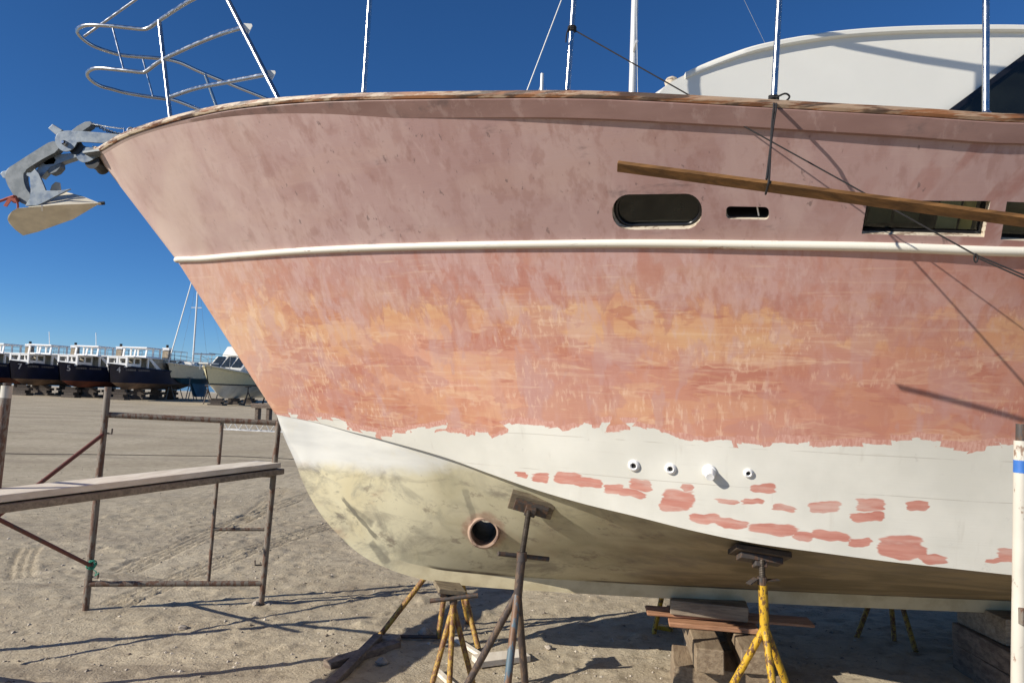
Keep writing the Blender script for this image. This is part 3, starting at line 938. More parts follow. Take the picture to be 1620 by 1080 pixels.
# scraped dark marks on the forefoot
for (x0, z0, x1, z1, wd, am) in ((*hx(540, 785), *hx(600, 855), 0.014, 0.75), (*hx(548, 800), *hx(592, 830), 0.03, 0.5), (*hx(735, 770), *hx(752, 830), 0.022, 0.45), (*hx(585, 855), *hx(615, 893), 0.03, 0.55)):
    L2 = (x1 - x0) ** 2 + (z1 - z0) ** 2
    wpv = k.vm('ADD', k.o, k.vm('MULTIPLY', k.vm('SUBTRACT', k.noise(9, detail=4, col=True), (0.5, 0.5, 0.5)), (0.05, 0, 0.05)))
    q = k.sep(wpv)
    t_ = k.ma('ADD', k.ma('MULTIPLY', k.ma('SUBTRACT', q[0], x0), (x1 - x0) / L2), k.ma('MULTIPLY', k.ma('SUBTRACT', q[2], z0), (z1 - z0) / L2))
    n_ = k.ma('ABSOLUTE', k.ma('ADD', k.ma('MULTIPLY', k.ma('SUBTRACT', q[0], x0), -(z1 - z0) / math.sqrt(L2)), k.ma('MULTIPLY', k.ma('SUBTRACT', q[2], z0), (x1 - x0) / math.sqrt(L2))))
    msk = k.ma('MULTIPLY', k.ma('MULTIPLY', k.ss(t_, 0, 0.08), k.ss(t_, 0.9, 1.0, 1, 0)), k.ss(n_, wd * 0.5, wd, am, 0))
    c = k.mix(msk, c, (0.16, 0.15, 0.12))
k.color(c)
k.bump(k.noise(3, detail=4), 0.12, 0.01)
M['bottom'] = k.m
M['deck'] = plain('deck_paint', (0.6, 0.58, 0.52), 0.6, var=0.1)

# ------------------------------------------- openings: cut with booleans, then joined to the hull as one mesh
def rrect(cx, cy, hw, hh, r, n=7, skew=(0, 0)):
    """rounded rectangle in photo pixels, clockwise"""
    out = []
    for (sx, sy, a0) in ((1, -1, -90), (1, 1, 0), (-1, 1, 90), (-1, -1, 180)):
        for i in range(n + 1):
            a = R(a0 + 90 * i / n)
            x = sx * (hw - r) + r * math.cos(a); y = sy * (hh - r) + r * math.sin(a)
            out.append((cx + x + skew[0] * y, cy + y + skew[1] * x))
    return out


def poly_sub(pts, n=4):
    out = []
    for i in range(len(pts)):
        a, b = pts[i], pts[(i + 1) % len(pts)]
        for q in range(n): out.append((a[0] + (b[0] - a[0]) * q / n, a[1] + (b[1] - a[1]) * q / n))
    return out


def on_hull(pix):
    ps, nn = [], V(0, 0, 0)
    for q in pix:
        p, n = hit(*q); ps.append(p); nn += n
    nn.normalize()
    return ps, nn


port_pix = rrect(1039.5, 335, 71, 28, 26.5, 7, (0, -0.012))
slot_pix = rrect(1182.5, 337, 34, 10, 7, 4, (0, 0.02))
win1_pix = poly_sub([(1372, 317), (1567, 318), (1557, 375), (1363, 370)], 5)
win2_pix = poly_sub([(1593, 319), (1760, 326), (1752, 388), (1583, 379)], 5)
port_o, port_n = on_hull(port_pix)
slot_o, slot_n = on_hull(slot_pix)
w1_o, w1_n = on_hull(win1_pix)
w2_o, w2_n = on_hull(win2_pix)
hull_me = bpy.data.meshes.new('hull')
bm.to_mesh(hull_me); bm.free()
for m in ('topside', 'bottom', 'deck', 'cut', 'inner', 'tunnel'): hull_me.materials.append(M[m])
hull_tmp = bpy.data.objects.new('hull_tmp', hull_me); C.objects.link(hull_tmp)
cutters = []


def cutter(outline, n, depth, mi, shrink=1.0):
    cc = sum(outline, V(0, 0, 0)) / len(outline)
    o2 = [cc + (p - cc) * shrink for p in outline]
    b = B()
    prism(b, [p + n * 0.12 for p in o2], -n * (0.12 + depth), mi)
    bmesh.ops.recalc_face_normals(b, faces=b.faces[:])
    m = bpy.data.meshes.new('cut')
    b.to_mesh(m); b.free()
    for q in ('topside', 'bottom', 'deck', 'cut', 'inner', 'tunnel'): m.materials.append(M[q])
    o = bpy.data.objects.new('cut', m); C.objects.link(o)
    cutters.append(o)


cutter(port_o, port_n, 0.085, 3)
cutter(slot_o, slot_n, 0.022, 3)
cutter(slot_o, slot_n, 0.14, 4, 0.985)
cutter(w1_o, w1_n, 0.055, 3)
cutter(w1_o, w1_n, 0.42, 4, 0.97)
cutter(w2_o, w2_n, 0.055, 3)
cutter(w2_o, w2_n, 0.42, 4, 0.97)
b = B()
lathe(b, [(-3.0, 0), (-3.0, 0.068), (3.0, 0.068), (3.0, 0)], (tun_p.x, YC, tun_p.z), (0, 1, 0), 28, 5)
bmesh.ops.recalc_face_normals(b, faces=b.faces[:])
m = bpy.data.meshes.new('cut'); b.to_mesh(m); b.free()
for q in ('topside', 'bottom', 'deck', 'cut', 'inner', 'tunnel'): m.materials.append(M[q])
o = bpy.data.objects.new('cut', m); C.objects.link(o); cutters.append(o)
for o in cutters:
    md = hull_tmp.modifiers.new('b', 'BOOLEAN')
    md.operation = 'DIFFERENCE'; md.solver = 'EXACT'; md.object = o
bpy.context.view_layer.update()
dg = bpy.context.evaluated_depsgraph_get()
hull_mesh = bpy.data.meshes.new_from_object(hull_tmp.evaluated_get(dg))
hull_mesh.name = 'hull'
for o in cutters + [hull_tmp]: bpy.data.objects.remove(o)
hull_mesh.polygons.foreach_set('use_smooth', [True] * len(hull_mesh.polygons))
hull_mesh.set_sharp_from_angle(angle=R(28))

YACHT = thing('motor_yacht', 'large motor yacht hull stripped to pink primer, propped on keel timbers and stands', 'yacht', (1.0, YC, pp[-1].z))
hull = bpy.data.objects.new('hull', hull_mesh); C.objects.link(hull)
hull.parent = YACHT; hull.matrix_parent_inverse = Matrix.Translation(-Vector(YACHT.location))


def row_line(row, n=150, both=False, umax=1.0):
    pts = [row.at((i / n) ** 1.7 * umax) for i in range(n + 1)]
    nr = []
    for i in range(len(pts)):
        t = pts[min(i + 1, n)] - pts[max(i - 1, 0)]
        t.z = 0; t.normalize()
        nr.append(V(t.y, -t.x, 0) if True else None)
    return pts, nr


def sweep(bm, pts, nr, profile, zprof=True):
    rings = []
    for p, n in zip(pts, nr):
        rings.append([bm.verts.new(p + n * a + V(0, 0, b)) for a, b in profile])
    m = len(profile)
    for i in range(len(rings) - 1):
        for j in range(m):
            bm.faces.new((rings[i][j], rings[i][(j + 1) % m], rings[i + 1][(j + 1) % m], rings[i + 1][j]))
    bm.faces.new(rings[0]); bm.faces.new(rings[-1][::-1])


def both_sides(bm):
    """mirror everything in bm across the centre plane"""
    g = bmesh.ops.duplicate(bm, geom=bm.verts[:] + bm.edges[:] + bm.faces[:])
    for v in g['geom']:
        if isinstance(v, bmesh.types.BMVert): v.co.y = 2 * YC - v.co.y


# cap rail, worn band under it, white rub rail
pts, nr = row_line(sheer)
nr[0] = (nr[1] + V(-1, 0, 0)).normalized()
rj = random.Random(5)
bm = B()
sweep(bm, pts, nr, [(0.012, 0.002), (0.018, 0.012), (0.014, 0.030), (-0.10, 0.034), (-0.12, 0.004)])
both_sides(bm)
obj('cap_rail', bm, M['cap'], YACHT, 40)
bm = B()
rings = []
for i, (p, n) in enumerate(zip(pts, nr)):
    g_ = min(1, max(0, (i - 28) / 50))
    t = -0.004 + 0.016 * g_
    hz = 0.062
    rings.append([bm.verts.new(p + n * a + V(0, 0, z)) for a, z in ((0.004 + t * 0.5, 0.0), (t + 0.004, -0.006), (t - 0.020 - 0.008 * g_ - 0.05 * (1 - g_), -hz), (-0.16, -hz - 0.002), (-0.10, 0))])
for i in range(len(rings) - 1):
    for j in range(5):
        bm.faces.new((rings[i][j], rings[i][(j + 1) % 5], rings[i + 1][(j + 1) % 5], rings[i + 1][j]))
bm.faces.new(rings[0]); bm.faces.new(rings[-1][::-1])
both_sides(bm)
k = NT('sheer_band_primer', 0.6)
c = k.mix(k.ss(k.noise((2, 2, 6), detail=5), 0.35, 0.65), (0.235, 0.135, 0.115), (0.31, 0.19, 0.165))
c = k.mix(k.ss(k.noise((4, 4, 5), detail=6, rough=0.65), 0.54, 0.68, 0, 0.65), c, (0.12, 0.085, 0.08))
c = k.mix(k.ss(k.noise((14, 14, 1.5), detail=5, rough=0.65, loc=(2, 2, 2)), 0.54, 0.66, 0, 0.5), c, (0.40, 0.28, 0.25))
c = k.mix(k.ma('MULTIPLY', k.ss(k.sep()[0], -2.3, -1.2, 1, 0), 0.7), c, (0.40, 0.31, 0.26))
k.color(c)
obj('sheer_band', bm, k.m, YACHT, 40)
pts, nr = row_line(rail)
bm = B()
rp = [(-0.03, 0.017)] + [(0.022 * math.cos(R(a)) ** 0.7 if abs(a) < 89 else 0.0, 0.017 * math.sin(R(a))) for a in (80, 50, 20, -10, -40, -70, -85)] + [(-0.03, -0.017)]
sweep(bm, pts, nr, rp)
both_sides(bm)
obj('rub_rail', bm, M['rub'], YACHT, 50)


def inset(outline, n, depth, shrink):
    cc = sum(outline, V(0, 0, 0)) / len(outline)
    d0 = max((p - cc).length for p in outline)
    return [cc + (p - cc) * shrink - n * depth for p in outline]


def loop_tube(bm, pts, r, seg=8):
    n = len(pts)
    tube(bm, list(pts) + [pts[0], pts[1]], r, seg, cap=False)


def pane(bm, pts, n, th=0.004):
    prism(bm, pts, -n * th)


# oval portlight
bm = B()
a = inset(port_o, port_n, 0.036, 0.985); b2 = inset(port_o, port_n, 0.030, 0.90)
loop_tube(bm, inset(port_o, port_n, 0.04, 0.955), 0.009)
loop_tube(bm, inset(port_o, port_n, 0.045, 0.985), 0.008)
pl = obj('portlight', bm, M['blackgloss'], YACHT, 50)
bm = B(); pane(bm, inset(port_o, port_n, 0.046, 0.97), port_n)
obj('pane', bm, M['darkglass'], pl)
# cabin windows with frame, pane and a curtain / panel inside
for (o_, n_, first) in ((w1_o, w1_n, True), (w2_o, w2_n, False)):
    bm = B()
    q = inset(o_, n_, 0.042, 0.975)
    loop_tube(bm, q, 0.0075, 4)
    q2 = inset(o_, n_, 0.052, 0.955)
    loop_tube(bm, q2, 0.006, 4)
    wi = obj('cabin_window', bm, M['blackgloss'], YACHT)
    bm = B(); pane(bm, inset(o_, n_, 0.05, 0.965), n_)
    obj('pane', bm, M['glass'], wi)
    u_ = (o_[5] - o_[0]).normalized()     # along the top edge, aft
    v_ = (o_[-5] - o_[0]).normalized()    # down
    L_ = (o_[5] - o_[0]).length; D_ = (o_[-5] - o_[0]).length
    o0 = o_[0] - n_ * 0.16
    def quad(bm, u0, u1, v0, v1, dep):
        prism(bm, [o_[0] - n_ * dep + u_ * (L_ * a_) + v_ * (D_ * b_) for a_, b_ in ((u0, v0), (u1, v0), (u1, v1), (u0, v1))], -n_ * 0.008)
    bm = B()
    if first:
        quad(bm, 0.66, 0.83, 0.05, 0.98, 0.07)
        obj('curtain', bm, plain('pale_curtain', (0.6, 0.58, 0.48), 0.9), wi)
        bm = B(); quad(bm, 0.85, 0.95, 0.05, 0.98, 0.065)
        obj('curtain', bm, plain('yellow_curtain', (0.8, 0.62, 0.26), 0.9), wi)
        bm = B(); quad(bm, 0.10, 0.30, 0.1, 0.98, 0.13); quad(bm, 0.34, 0.55, 0.0, 0.98, 0.14)
        obj('cabin_panel', bm, plain('green_grey_panel', (0.10, 0.125, 0.105), 0.7), wi)
    else:
        quad(bm, 0.05, 0.9, 0.1, 0.98, 0.13)
        obj('curtain', bm, plain('olive_curtain', (0.10, 0.09, 0.035), 0.9), wi)
# slot hawse: a thin bar inside
bm = B()
sc_ = hit(1197, 330)[0]; sd_ = hit(1200, 346)[0]
tube(bm, [sc_ - slot_n * 0.03, sd_ - slot_n * 0.03], 0.003, 6)
obj('vent_bar', bm, M['whitefit'], YACHT)
# through hull fittings
for (a, b_, r, kind) in ((1003, 736, 9.5, 0), (1061, 741, 9, 0), (1122, 745, 11, 1), (1184, 748, 7.5, 0)):
    p, n = hit(a, b_)
    rr = r * p.y / F
    bm = B()
    if kind == 0:
        lathe(bm, [(-0.01, rr), (0.004, rr), (0.010, rr * 0.86), (0.013, rr * 0.6), (0.010, rr * 0.44), (0.002, rr * 0.42)], p, n, 28)
        fo = obj('through_hull_fitting', bm, M['whitefit'], YACHT, 50)
        bm = B(); lathe(bm, [(0.002, 0), (0.003, rr * 0.44)], p, n, 20)
        obj('bore_disc', bm, M['hole'], fo)  # flat disc, the hole's inner shade put into its near-black colour
    else:
        n2 = (n + V(0, -0.2, -0.35)).normalized()
        lathe(bm, [(-0.01, rr), (0.004, rr), (0.010, rr * 0.9), (0.012, rr * 0.6)], p, n, 28)
        fo = obj('through_hull_fitting', bm, M['whitefit'], YACHT, 50)
        bm = B(); lathe(bm, [(0, rr * 0.72), (0.045, rr * 0.66), (0.052, rr * 0.55), (0.05, 0)], p + V(0.004, 0, 0), n2, 24)
        obj('capped_spout', bm, M['whitefit'], fo, 50)
# bow thruster tunnel ring
bm = B()
cen = V(tun_p.x, tun_p.y, tun_p.z)
dpro = abs(tun_n.z / tun_n.y) * 0.082 * 0.85 + 0.008
lathe(bm, [(-0.16, 0.094), (dpro - 0.03, 0.090), (dpro - 0.006, 0.084), (dpro, 0.078), (dpro - 0.002, 0.0705), (-0.12, 0.0690)], cen, V(0, -1, 0), 36)
obj('thruster_ring', bm, M['ring'], YACHT, 45)

# pulpit
PUL = empty('pulpit', (-2.2, YC, 2.95)); PUL.parent = YACHT; PUL.matrix_parent_inverse = Matrix.Translation(-Vector(YACHT.location))
def rail_tube(name, pts, r, sm=4):
    bm = B(); tube(bm, smooth_path([P(*q) for q in pts], sm), r, 10)
    return obj(name, bm, M['steel'], PUL, 60)
TOPB = (350, -20, 3.7)
rail_tube('top_rail', [(433, 161, 5.3), (324, 117, 4.9), (284, 99, 4.75), (255, 93, 4.68), (204, 89, 4.65), (184, 85.5, 4.63), (160, 78, 4.6), (144, 71, 4.56), (129, 60, 4.5), (122, 50, 4.42), (126, 44, 4.32), (140, 40, 4.26), (170, 41, 4.24), (200, 44, 4.24), (226, 46.5, 4.24), (238, 43, 4.22), (252, 33, 4.16), (300, 2, 3.92), TOPB], 0.0115)
rail_tube('middle_rail', [(329, 179, 4.95), (278, 159, 4.74), (264, 157, 4.7), (224, 151.5, 4.66), (198, 147, 4.64), (176, 141, 4.61), (158, 136, 4.57), (144, 127, 4.5), (138, 118, 4.42), (143, 111, 4.33), (158, 108, 4.27), (200, 112, 4.24), (224, 114.5, 4.24), (233, 112, 4.23), (257, 95, 4.15), (310, 70, 3.95), (350, 54, 3.8), (383, 44, 3.63)], 0.0115)
rail_tube('lower_rail', [(265, 155, 4.14), (310, 140, 3.95), (360, 130, 3.75), (421, 118, 3.55)], 0.0115)
rail_tube('upright', [(178, 43, 4.24), (195.5, 110, 4.24)], 0.0055)
rail_tube('upright', [(225.5, 92, 4.66), (242, 153, 4.67)], 0.0055)
rail_tube('upright', [(324, 117, 4.9), (347, 182, 4.95)], 0.011)
rail_tube('brace_rod', [(133, 58, 4.48), (226, -8, 4.45)], 0.008)
rail_tube('stanchion', [(252, 33, 4.16), (271, 200, 4.1)], 0.0125)
rail_tube('stanchion', [TOPB, (446, 168, 3.46)], 0.0135)
for (a, b_) in (((385, 43, 3.62), 1), ((422, 117, 3.54), 1)):
    px, py, d = a
    bm = B()
    prism(bm, [P(px, py - 6, d), P(px + 13, py - 5, d), P(px + 14, py - 2, d), P(px + 7, py + 11, d)], (0, 0.006, 0), bev=0.0)
    obj('tab_plate', bm, M['white'], PUL)
# stanchions and the handrail they carry
HR = [P(*TOPB)]
YS = 3.15
for (tx, ty, bx, by, d) in ((585, 0, 575, 152, 3.2), (908, 0, 897, 149, 2.9), (1233, 0, 1224, 160, 2.68), (1560, 0, 1559.5, 184, 2.55)):
    lo = P(bx, by + 4, d); hi = P(tx, ty, d)
    t = (hi - lo) / (hi.z - lo.z)
    top = lo + t * (max(3.60, 3.09 + 1.203 * (YS - d)) - lo.z)
    bm = B()
    tube(bm, [lo, top], 0.0115, 12)
    st = obj('stanchion', bm, M['steel'], YACHT, 60)
    bm = B(); lathe(bm, [(-0.01, 0.019), (0.016, 0.018), (0.022, 0.0125)], lo + V(0, 0, 0.004), t, 16)
    obj('socket', bm, M['steel'], st, 50)
    HR.append(top)
HR += [V(2.9, 2.38, 3.98), V(5, 2.4, 4.0), V(8.5, 2.45, 4.0)]
for x, y in ((2.9, 2.38), (4.4, 2.4), (6.2, 2.4), (8.5, 2.45)):
    bm = B(); tube(bm, [V(x, y, 2.55), V(x, y, 3.99)], 0.0115, 10); obj('stanchion', bm, M['steel'], YACHT, 60)
bm = B(); tube(bm, smooth_path(HR, 4), 0.014, 10)
obj('handrail', bm, M['steel'], YACHT, 60)

# bow roller
def plate(bm, pts, d, th, bev=0.0, mi=0):
    prism(bm, [P(0 + x / 4.908, 180 + y / 4.908, d) for x, y in pts], (0, th, 0), mi, bev)
def rounded(pts, n=4):
    """closed outline with its corners eased"""
    out = []
    m = len(pts)
    for i in range(m):
        a, b, c_, d_ = (np.array(pts[(i + j - 1) % m], float) for j in range(4))
        for k_ in range(n):
            t = k_ / n
            q = 0.5 * (2 * b + (c_ - a) * t + (2 * a - 5 * b + 4 * c_ - d_) * t * t + (3 * b - a - 3 * c_ + d_) * t ** 3)
            out.append(tuple(q))
    return out
def zp(x, y, d): return P(x / 4.908, 180 + y / 4.908, d)
ROL = empty('bow_roller', (-2.7, YC, 2.95)); ROL.parent = YACHT; ROL.matrix_parent_inverse = Matrix.Translation(-Vector(YACHT.location))
cheek = [(470, 140), (560, 131), (760, 145), (960, 165), (1010, 185), (860, 235), (800, 228), (620, 218), (595, 228), (580, 255), (545, 283), (500, 292), (460, 272), (432, 230), (430, 180)]
for d in (4.40, 4.56):
    bm = B(); plate(bm, rounded(cheek), d, 0.010, 0.0012); obj('cheek_plate', bm, M['galv'], ROL)
bm = B(); lathe(bm, [(-0.02, 0.012), (-0.012, 0.016), (0.19, 0.016), (0.2, 0.012), (0.2, 0)], zp(506, 230, 4.40), (0, 1, 0), 14); lathe(bm, [(-0.028, 0.0), (-0.028, 0.009), (-0.01, 0.009)], zp(506, 230, 4.40), (0, 1, 0), 6)
obj('axle_bolt', bm, M['steel'], ROL, 40)
low = [(592, 322), (640, 290), (660, 262), (770, 262), (830, 250), (840, 290), (760, 330), (712, 360), (660, 378), (610, 362)]
for d in (4.42, 4.55):
    bm = B(); plate(bm, rounded(low), d, 0.010, 0.0012); obj('lower_cheek', bm, M['galv'], ROL)
bm = B(); lathe(bm, [(0, 0.0), (0, 0.045), (0.03, 0.034), (0.09, 0.034), (0.12, 0.045), (0.12, 0)], zp(590, 262, 4.42), (0, 1, 0), 20); obj('roller', bm, M['black'], ROL, 40)
bm = B(); lathe(bm, [(0, 0.0), (0, 0.045), (0.03, 0.034), (0.09, 0.034), (0.12, 0.045), (0.12, 0)], zp(715, 372, 4.43), (0, 1, 0), 20); obj('roller', bm, M['black'], ROL, 40)
bm = B(); plate(bm, [(372, 112), (408, 80), (486, 128), (438, 168)], 4.44, 0.09, 0.002); obj('keeper', bm, M['galv'], ROL)
bm = B(); plate(bm, [(552, 132), (600, 95), (660, 62), (700, 58), (716, 72), (700, 98), (640, 138)], 4.47, 0.05, 0.003); obj('keeper_arm', bm, M['galv2'], ROL)
bm = B(); prism(bm, [V(-2.62, 4.36, 2.93), V(-1.95, 4.2, 2.985), V(-1.95, 4.8, 2.985), V(-2.62, 4.64, 2.93)], (0, 0, 0.012)); obj('base_plate', bm, M['galv2'], ROL)

# deckhouse: curved white moulding with brow, dark side window
YS = 3.15
DH = empty('deckhouse', (2.5, YC, 2.6)); DH.parent = YACHT; DH.matrix_parent_inverse = Matrix.Translation(-Vector(YACHT.location))
roof_img = [(1028, 172), (1040, 151), (1062, 130), (1110, 107), (1160, 88), (1200, 76), (1260, 64), (1340, 53), (1440, 47), (1560, 45), (1640, 46), (1760, 50), (2000, 62), (2600, 100)]
ro = [P(a, b_, YS) for a, b_ in roof_img]
ro = smooth_path(ro, 4)
low_z = 2.42
bm = B()
NW = 9
rings = []
for i, p in enumerate(ro):
    ring = []
    for j in range(NW):   # across, port -> starboard, crown in plan and section
        t = j / (NW - 1) * 2 - 1
        xo = -0.30 * (1 - t * t) * max(0, 1 - i / 30)
        ring.append(bm.verts.new(V(p.x + xo, YC + t * (YC - YS), p.z + 0.05 * (1 - t * t))))
    rings.append(ring)
for i in range(len(rings) - 1):
    for j in range(NW - 1):
        bm.faces.new((rings[i][j], rings[i][j + 1], rings[i + 1][j + 1], rings[i + 1][j]))
# sides with a soft crease
for j, yy in ((0, 0.0), (NW - 1, 0.0)):
    prevs = None
    for i in range(len(rings)):
        v = rings[i][j]
        sgn = 1 if j == 0 else -1
        zc = min(v.co.z - 0.002, 2.965)
        a_ = bm.verts.new(V(v.co.x, v.co.y - sgn * 0.0, zc))
        b_ = bm.verts.new(V(v.co.x, v.co.y + sgn * 0.05, min(low_z, v.co.z - .01)))
        if prevs:
            bm.faces.new((prevs[0], v, a_, prevs[1])); bm.faces.new((prevs[1], a_, b_, prevs[2]))
        prevs = (v, a_, b_)
# closing front
fr = [rings[0][j] for j in range(NW)]
bt = [bm.verts.new(V(v.co.x, v.co.y, low_z)) for v in fr]
for j in range(NW - 1): bm.faces.new((fr[j], bt[j], bt[j + 1], fr[j + 1]))
obj('house_shell', bm, M['white'], DH, 30)
# brow lip along the roof edge
bm = B()
lip = [p for p in ro if p.x > 0.70]
rr_ = []
for i, p in enumerate(lip):
    g_ = min(1, i / 10)
    w = 0.010 + 0.012 * g_
    rr_.append([bm.verts.new(p + V(0, a, b_)) for a, b_ in ((0.05, 0.008), (-w * 0.7, 0.009), (-w, 0.002), (-w, -0.014), (-w * 0.7, -0.019), (0.05, -0.018))])
for i in range(len(rr_) - 1):
    for j in range(6): bm.faces.new((rr_[i][j], rr_[i][(j + 1) % 6], rr_[i + 1][(j + 1) % 6], rr_[i + 1][j]))
bm.faces.new(rr_[0]); bm.faces.new(rr_[-1][::-1])
bms = bm.copy()
for v in bms.verts: v.co.y = 2 * YC - v.co.y
obj('roof_brow', bm, M['white'], DH, 40)
obj('roof_brow', bms, M['white'], DH, 40)
bm = B()
prism(bm, [P(1478, 195, YS - 0.004), P(1500, 178, YS - 0.004), P(1560, 133, YS - 0.004), P(1625, 86, YS - 0.004), P(1760, 86, YS - 0.004), P(2400, 130, YS - 0.004), P(2400, 260, YS - 0.004), P(1478, 215, YS - 0.004)], (0, -0.006, 0))
wi = obj('side_window', bm, M['darkglass'], DH)
bm = B()
bar(bm, P(1494, 184, YS - 0.012), P(1632, 82, YS - 0.012), 0.012, 0.022); obj('window_frame', bm, M['blackgloss'], wi)
bm = B(); lathe(bm, [(0, 0), (0, 0.03), (0.02, 0.03), (0.032, 0.018), (0.034, 0)], P(1063, 134, YS + 0.12), (-0.3, 0, 1), 16); obj('deck_light', bm, M['cut'], DH, 40)

# ---------------------------------------------------------------- anchor
ANC = thing('plough_anchor', 'galvanised plough anchor with cream painted blade stowed on the bow roller', 'anchor', zp(300, 500, 4.5))
sh = [(405, 212), (455, 245), (446, 288), (330, 352), (205, 432), (182, 470), (186, 530), (205, 585), (246, 640), (236, 688), (172, 697), (118, 648), (62, 560), (38, 480), (55, 428), (110, 392), (250, 302)]
bm = B(); plate(bm, rounded(sh), 4.465, 0.05, 0.005); obj('shank', bm, M['galv2'], ANC)
bm = B(); plate(bm, [(0, 465), (18, 447), (52, 440), (50, 505), (22, 498)], 4.48, 0.02, 0.002); obj('shank_lug', bm, M['galv'], ANC)
bm = B(); plate(bm, [(270, 428), (300, 462), (330, 535), (352, 598), (440, 600), (548, 582), (500, 606), (430, 640), (350, 682), (290, 712), (195, 716), (232, 660), (238, 600), (234, 490), (205, 480), (208, 458), (240, 460)], 4.455, 0.014, 0.002); obj('fin_plate', bm, M['galv'], ANC)
bm = B(); plate(bm, [(385, 600), (400, 555), (430, 528), (462, 535), (470, 600), (430, 612)], 4.56, 0.012, 0.002); obj('fin_plate', bm, M['anchor_paint'], ANC)
bm = B(); plate(bm, [(420, 318), (590, 300), (600, 338), (490, 372), (390, 410), (340, 470), (318, 500), (280, 440), (310, 395)], 4.50, 0.05, 0.004); obj('hinge_arm', bm, M['galv'], ANC)
bm = B(); plate(bm, [(318, 380), (360, 345), (420, 330), (440, 360), (420, 395), (350, 400)], 4.50, 0.05, 0.004); plate(bm, [(370, 420), (470, 378), (475, 415), (440, 455), (400, 470), (372, 460)], 4.5, 0.05, 0.006); obj('hinge_block', bm, M['galv2'], ANC)
# plough blade: ridge with two hollow cheeks
rid = [zp(130, 735, 4.36), zp(430, 708, 4.37), zp(775, 694, 4.49)]
nearp = [zp(92, 758, 4.38), zp(64, 790, 4.42), zp(58, 822, 4.45), zp(72, 852, 4.50), zp(120, 902, 4.56), zp(180, 946, 4.62), zp(290, 918, 4.61), zp(400, 876, 4.60), zp(560, 822, 4.56)]
bm = B()
prism(bm, [rid[0], rid[1], rid[2]] + nearp[::-1], (0, 0.010, 0.004), bev=0.0)
obj('blade', bm, M['anchor_paint'], ANC)
bm = B()
prism(bm, [rid[0] + V(0.05, 0.016, 0), rid[1] + V(0, .016, 0), rid[2] + V(0, .014, 0), zp(640, 640, 4.60), zp(515, 608, 4.66), zp(440, 602, 4.68), zp(330, 660, 4.60), zp(230, 712, 4.50)], (0, 0.008, -0.004))
obj('blade', bm, M['anchor_paint'], ANC)
bm = B(); tube(bm, [zp(765, 697, 4.525), zp(812, 694, 4.53)], 0.011, 8); obj('blade_tip', bm, M['black'], ANC)
bm = B(); bar(bm, zp(325, 712, 4.355), zp(328, 752, 4.40), 0.008, 0.008); obj('blade_tab', bm, M['whitefit'], ANC)
bm = B()
tube(bm, smooth_path([zp(-40, 690, 4.45), zp(20, 672, 4.45), (zp(60, 656, 4.45)), zp(110, 640, 4.44)]), 0.008, 6)
prism(bm, [zp(60, 655, 4.44), zp(115, 632, 4.44), zp(135, 680, 4.44), zp(100, 690, 4.44)], (0, 0.02, 0))
prism(bm, [zp(60, 660, 4.43), zp(85, 672, 4.43), zp(50, 722, 4.43), zp(25, 715, 4.43)], (0, 0.006, 0))
tube(bm, smooth_path([zp(120, 660, 4.44), zp(138, 700, 4.44), zp(138, 740, 4.44)]), 0.006, 6)
tag(obj('strap', bm, M['redstrap']), 'frayed red strap tied round the anchor shank', 'strap')
# anchor chain lying from the keeper arm to the deck
CH = []
cpts = smooth_path([zp(690, 80, 4.5), zp(760, 95, 4.5), zp(830, 130, 4.5), zp(900, 155, 4.5), zp(985, 165, 4.5)], 5)
bm = B()
for i in range(len(cpts) - 1):
    a_, b_ = cpts[i], cpts[i + 1]
    t = (b_ - a_).normalized(); s_ = (V(0, 1, 0) if i % 2 else t.cross(V(0, 1, 0))).normalized()
    c_ = (a_ + b_) / 2; l_ = (b_ - a_).length * 0.72
    lp = [c_ + t * l_ * math.cos(x) + s_ * 0.010 * math.sin(x) for x in np.linspace(0, 2 * math.pi, 11)[:-1]]
    loop_tube(bm, lp, 0.0032, 5)
ch = obj('chain', bm, M['galv2'])
tag(ch, 'short galvanised chain running from the anchor keeper to the foredeck', 'chain')
bm = B(); tube(bm, [zp(710, 78, 4.47), zp(860, 105, 4.45), zp(965, 118, 4.43)], 0.004, 6); tube(bm, [zp(965, 110, 4.43), zp(965, 165, 4.43)], 0.005, 6)
loop_tube(bm, [zp(1015 + 26 * math.cos(x), 138 + 30 * math.sin(x), 4.42) for x in np.linspace(0, 2 * math.pi, 13)[:-1]], 0.005, 6)
obj('tension_rod', bm, M['steel'], ROL, 50)

# ---------------------------------------------------------------- ropes and hanging timber
PY = 2.40
bm = B()
a_, b_ = P(977, 263, PY), P(1625, 350, PY - 0.27)
dirp = (b_ - a_).normalized()
b_ = b_ + dirp * 0.9
LUP = (SD - dirp * SD.dot(dirp)).normalized()
bar(bm, a_, b_, 0.015, 0.038, up=LUP, bev=0.0015)
tag(obj('lumber_plank', bm, M['lumber']), 'long brown plank hanging by a rope across the upper hull', 'plank')
bm = B()
kn = P(1224, 158, 2.655); tie = a_.lerp(b_, (1214 - 977) / (1625 - 977) * (b_ - a_).length ** 0)
rq = ray(1214, 295); tie = a_ + dirp * 0.49
for _ in range(30):
    pq = EYE + rq * (tie.y / rq.y); tie = tie + dirp * (pq - tie).dot(dirp) * 0.8
lip_p = P(1224, 172, 2.53)
for off in (0.0, 0.008):
    tube(bm, smooth_path([kn + V(off, 0, 0), lip_p + V(off, 0, 0), P(1221, 200, 2.50) + V(off * 0.6, 0, 0), tie + V(-off, -0.014, 0.018)], 4), 0.0036, 6)
q = dirp.cross(V(0, 1, 0)).normalized()
